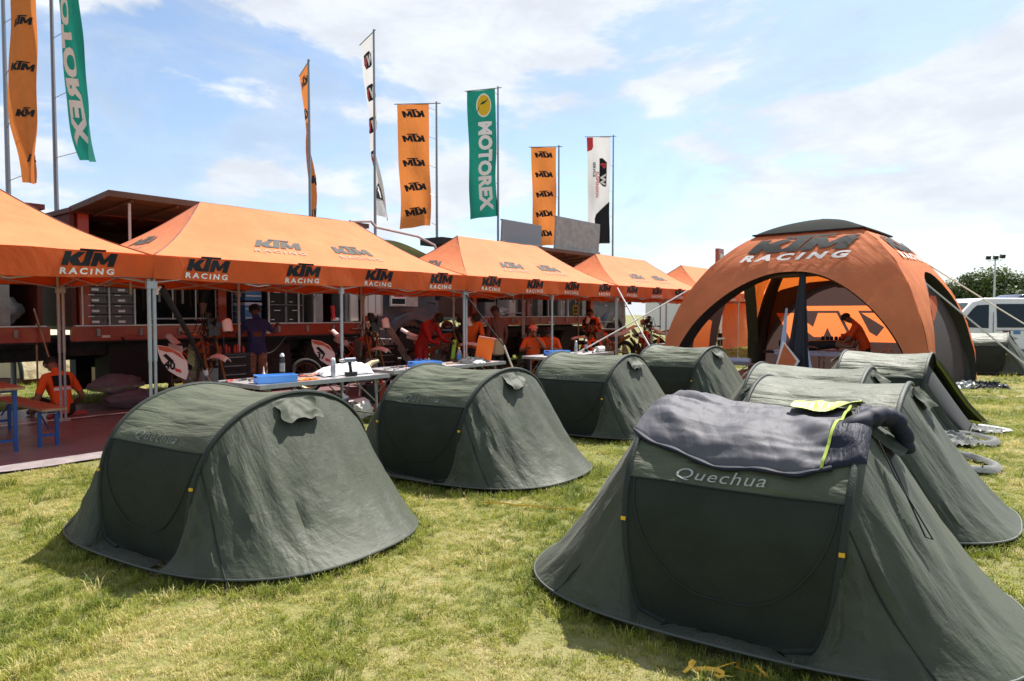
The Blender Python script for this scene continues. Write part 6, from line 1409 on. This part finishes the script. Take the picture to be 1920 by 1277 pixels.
# bicycle leaning at the dome wall
bc = thing('bicycle', 'bicycle leaning inside the right-hand wall of the dome', 'bicycle', DP(2.15, .35), DRZ+1.35)
for x in (-.52, .52):
    mb = MB(); ring(mb, (x, 0, .34), .32, .014, 32); w1 = mb.build('wheel', 'tyre', bc); mb = MB(); ring(mb, (x, 0, .34), .30, .008, 28)
    for k in range(14): q = 2*PI*k/14; mb.tube([(x, 0, .34), (x+.3*math.cos(q), 0, .34+.3*math.sin(q))], .0018, 4)
    mb.build('rim', 'alu', w1)
mb = MB()
for a_, b_ in (((-.52, 0, .34), (-.05, 0, .30)), ((-.05, 0, .30), (.42, 0, .68)), ((-.05, 0, .30), (-.20, 0, .86)), ((-.17, 0, .76), (.38, 0, .82)), ((-.52, 0, .34), (-.17, 0, .76)), ((.36, 0, .92), (.52, 0, .34))): mb.tube([a_, b_], .016, 7)
mb.build('frame', 'black_gloss', bc); mb = MB(); mb.tube([(-.34, 0, .99), (-.08, 0, .98)], [.06, .02], 8, flat=.4); mb.tube([(-.20, 0, .86), (-.215, 0, .97)], .012, 6); mb.build('saddle', 'wood', bc); mb = MB(); mb.tube([(.46, -.27, .98), (.36, 0, .96), (.46, .27, .98)], .013, 6); mb.build('handlebar', 'black_matte', bc)
# ================================================================== left background: beige tent, green tents
be = thing('beige_tent', 'beige domed tent in the sun behind the bench at the frame edge', 'tent', R(5.75, 11.1), RZ-1.3)
be.scale = (1.25, 1.25, 1.15)
mb = MB(); mb.grid(lambda a, b_: V((1.25*math.cos(PI*a)*(1-.0*b_), -.9+1.8*b_, .12+1.15*math.sin(PI*a)**.75*(1-.25*(2*b_-1)**2)+.02*nz(a*9, b_*7, 1))), 36, 20); mb.build('outer', 'canvas_beige', be)
mb = MB(); mb.tube([V((1.25*math.cos(PI*k/30), -.9, .12+1.15*math.sin(PI*k/30)**.75*.76)) for k in range(31)], .035, 8); mb.build('rim', 'tent_sleeve', be)
mb = MB(); mb.grid(lambda a, b_: V((1.15*math.cos(PI*a)*b_, -.88+.02*b_, .14+(.80*math.sin(PI*a)**.75)*b_+.02*nz(a*7, b_*7, 3))), 30, 8); mb.build('door', 'canvas_beige', be)
mb = MB(); mb.box((0, 0, .06), (2.3, 1.7, .10)); mb.build('groundsheet', 'cloth_brown', be, smooth=False)
TB = tent('pop_up_tent', 'dark green tent half hidden behind the slatted silver rack', *(list(R(6.1, 10.9))[:2]), -100, 7, 0, vent=False)
TB2 = tent('pop_up_tent', 'green and lime tent behind the beige one', *(list(R(6.2, 13.4))[:2]), -60, 6, 0, vent=False)
# ================================================================== van, far car, floodlight
van = thing('white_van', 'white passenger van with tinted windows parked beyond the tents', 'van', (12.80, 20.9, 0), math.radians(-4))
mb = MB()
prof = [(0.02, .42), (0, .95), (.12, 1.10), (.62, 1.28), (1.28, 1.96), (1.62, 2.08), (5.0, 2.08), (5.12, 1.95), (5.18, .95), (5.18, .42)]
def vbody(x, z, y): k = 1-.10*max(0, (z-1.15))/.9; return V((x, 1.0+(y-1.0)*k, z))
mb.poly(prof, 0.0, 1.95, fn=lambda x, z, y: vbody(x, z, y)); body = mb.build('body', 'white_paint', van, angle=35)
bv = body.modifiers.new('b', 'BEVEL'); bv.width = .06; bv.segments = 4; bv.limit_method = 'ANGLE'
def vwin(outl, nm='window'):
    mb = MB(); mb.poly(outl, -.014, .01, fn=lambda x, z, y: vbody(x, z, 0)+V((0, y, 0))); return mb.build(nm, 'glass_dark', van, smooth=False)
vwin([(.82, 1.20), (1.72, 1.16), (1.76, 1.88), (1.42, 1.86), (1.30, 1.76)]); vwin([(1.98, 1.18), (3.45, 1.18), (3.45, 1.90), (1.98, 1.90)]); vwin([(3.62, 1.18), (4.9, 1.18), (4.85, 1.88), (3.62, 1.90)])
mb = MB(); mb.poly([(.14, .2), (.14, 1.75), (.9, 1.65), (.9, .3)], 0, .01, fn=lambda y, x, z: V((.60+.72*((x)-.2)/1.5*.9, y, 1.30)) ) if False else mb.grid(lambda a, b_: vbody(.66+.60*b_, 1.30+.62*b_, 0)+V((-.02, .12+1.62*a*(1-.06*b_), .02)), 4, 4); mb.build('windscreen', 'glass_dark', van)
for x, w_, m_ in ((2.25, .22, 'truck_red'), (2.55, .20, 'blue_box'), (2.83, .14, 'print_grey'), (3.12, .24, 'print_grey'), (3.45, .28, 'print_grey'), (3.85, .3, 'print_grey')):
    pt('sticker', m_, van, ((x, -.008, 1.03), (w_, .012, .10 if w_ < .25 and m_ != 'print_grey' else .04)))
pt('door_gap', 'black_matte', van, ((1.86, -.004, 1.05), (.012, .01, 1.2)), ((3.53, -.004, 1.05), (.012, .01, 1.2)), ((3.5, -.004, 1.10), (3.1, .01, .012)))
pt('bumper', 'crate_grey', van, ((-.02, .97, .50), (.14, 1.9, .26)), ((2.6, .0, .46), (4.2, .05, .14))); pt('door_handle', 'white_paint', van, ((1.62, -.03, 1.08), (.16, .03, .035)), ((2.12, -.03, 1.0), (.16, .03, .035)))
pt('headlight', 'alu', van, ((.05, .18, .92), (.22, .30, .22)), ((.05, 1.77, .92), (.22, .30, .22))); mb = MB(); mb.ball((.92, -.12, 1.22), (.08, .12, .11), 12, 8); mb.build('mirror', 'white_paint', van)
for x in (.95, 4.1): wheel(van, x, .10, .34, .34, .22); wheel(van, x, 1.85, .34, .34, .22)
dv = thing('dark_blue_van', 'dark blue van roof showing over the white van', 'van', (20.75, 28.6, 0), math.radians(-4))
mb = MB(); mb.poly([(0, .4), (0, 1.2), (.35, 2.2), (.7, 2.42), (4.4, 2.42), (4.6, 2.2), (4.65, .4)], 0, 1.9, fn=lambda x, z, y: vbody(x, z, y)); o = mb.build('body', 'van_blue', dv, angle=35); bv = o.modifiers.new('b', 'BEVEL'); bv.width = .07; bv.segments = 3; bv.limit_method = 'ANGLE'
pt('window', 'glass_dark', dv, ((1.5, .04, 1.85), (1.4, .04, .5)), ((3.3, .04, 1.85), (1.6, .04, .5)))
for x in (.9, 3.8): wheel(dv, x, .10, .34, .34, .22); wheel(dv, x, 1.85, .34, .34, .22)
fl = thing('floodlight_mast', 'slim mast with three floodlights rising above the van and trees', 'floodlight mast', (49.4, 70, 0), -.2)
mb = MB(); mb.tube([(0, 0, 0), (0, 0, 7.2)], [.12, .07], 10); mb.build('mast', 'alu', fl); mb = MB(); mb.tube([(-.72, 0, 7.0), (.72, 0, 7.1)], .03, 6); mb.tube([(-.6, 0, 7.0), (0, 0, 6.5), (.6, 0, 7.1)], .02, 6); mb.build('crossarm', 'alu', fl)
for x in (-.68, 0, .62): 
    o = pt('floodlight', 'truck_slate', fl, ((x, -.1, 7.35+.1*(x > .3)), (.42, .3, .40), (.3, 0, .3*x))); pt('lens', 'glass_dark', o, ((x, -.26, 7.33+.1*(x > .3)), (.36, .02, .34), (.3, 0, .3*x))) 
# ================================================================== trees beyond the field
leafm = MT['leaf']
def tree_mesh(seed, h_, w_, nq):
    rr = random.Random(seed); mb = MB(); lobes = []
    for k in range(16): 
        q = rr.uniform(0, 2*PI); r_ = rr.uniform(0, .62)*w_/2; z = rr.uniform(.28, .88)*h_
        lobes.append((V((r_*math.cos(q), r_*math.sin(q), z)), rr.uniform(.16, .27)*w_*(1.15-.4*z/h_)))
    vs = []; fs = []
    for _ in range(nq):
        c, r_ = rr.choice(lobes); d = V((rr.gauss(0, 1), rr.gauss(0, 1), rr.gauss(0, 1)*.8)).normalized(); p = c+d*r_*(rr.random()**.35)*(1+.25*rr.gauss(0, .5))
        s_ = rr.uniform(.10, .24); n_ = (d+V((rr.gauss(0, .6), rr.gauss(0, .6), rr.gauss(0, .6)+.3))).normalized(); a_ = n_.orthogonal().normalized(); b_ = n_.cross(a_)
        q = rr.uniform(0, PI); a2 = a_*math.cos(q)+b_*math.sin(q); b2 = n_.cross(a2); o = len(vs)
        vs += [p-a2*s_, p-b2*s_*.55, p+a2*s_, p+b2*s_*.55]; fs.append((o, o+1, o+2, o+3))
    mb.add(vs, fs); return mb, lobes
TREES = []
for sd in range(4):
    T = thing('broadleaf_tree', 'x', 'tree', (0, 0, 0), 0, 'trees along the far edge of the field'); h_ = 8.0
    mb, lobes = tree_mesh(40+sd, h_, 8.5, 7000); mb.build('crown', 'leaf', T, smooth=False, recalc=False)
    mb = MB(); mb.tube([(0, 0, 0), (.1, 0, 1.5), (.05, .1, 3.5), (0, 0, 5.5)], [.30, .24, .18, .08], 9)
    for c, r_ in lobes[:8]: mb.tube([(.05, .05, min(c.z*.5, 3.2)), (c.x*.5, c.y*.5, c.z*.72), tuple(c)], [.12, .08, .03], 6)
    mb.build('trunk', 'bark', T); TREES.append(T)
rr = random.Random(5)
tpos = [(1775, 96, .80), (1812, 94, .92), (1838, 92, 1.02), (1868, 90, 1.02), (1890, 95, .86), (1912, 92, 1.0), (1952, 90, 1.0)]
pn = ['tree behind the dome edge, far left of the visible tree line', 'tree at the start of the tree line, next to the dome shoulder', 'tall tree just left of the floodlight mast', 'bushy tree directly behind the floodlight mast', 'lower tree in the dip right of the floodlight mast', 'tree behind the dark blue van roof', 'tree cut by the frame edge beyond the dark blue van']
for i, (px, Y, sc_) in enumerate(tpos):
    o = TREES[i] if i < 4 else copy_tree(TREES[i % 4]); x = (px-960)/1279*Y
    o.location = (x, Y, 0); o.rotation_euler = (0, 0, rr.uniform(0, 6.28)); o.scale = (sc_*1.08, sc_*1.08, sc_*.93); o['label'] = pn[i]
# the wood goes on behind the trucks and past the frame as one far mass
vs = []; fs = []
for k in range(40):
    bx_ = -190+k*6.6 if k < 28 else 80+(k-28)*7; by_ = 122+rr.uniform(-5, 5) if k < 28 else 98+rr.uniform(-4, 4); hh = rr.uniform(4.0, 5.4) if k < 28 else rr.uniform(6, 8)
    for _ in range(900):
        d = V((rr.gauss(0, 1), rr.gauss(0, 1), rr.gauss(0, 1))).normalized(); p = V((bx_, by_, hh*.52))+V((d.x*4.6, d.y*3.5, d.z*hh*.5))*(rr.random()**.3)
        a2 = V((rr.gauss(0, 1), rr.gauss(0, 1), rr.gauss(0, 1))).normalized()*rr.uniform(.25, .5); b2 = a2.cross(V((rr.random(), rr.random(), 1))).normalized()*.25; o = len(vs)
        vs += [p-a2, p-b2, p+a2, p+b2]; fs.append((o, o+1, o+2, o+3))
mb = MB(); mb.add(vs, fs); tl = mb.build('treeline', 'leaf', smooth=False, recalc=False); tag(tl, 'far low wood along the field edge behind the trucks', 'wood', kind='stuff')
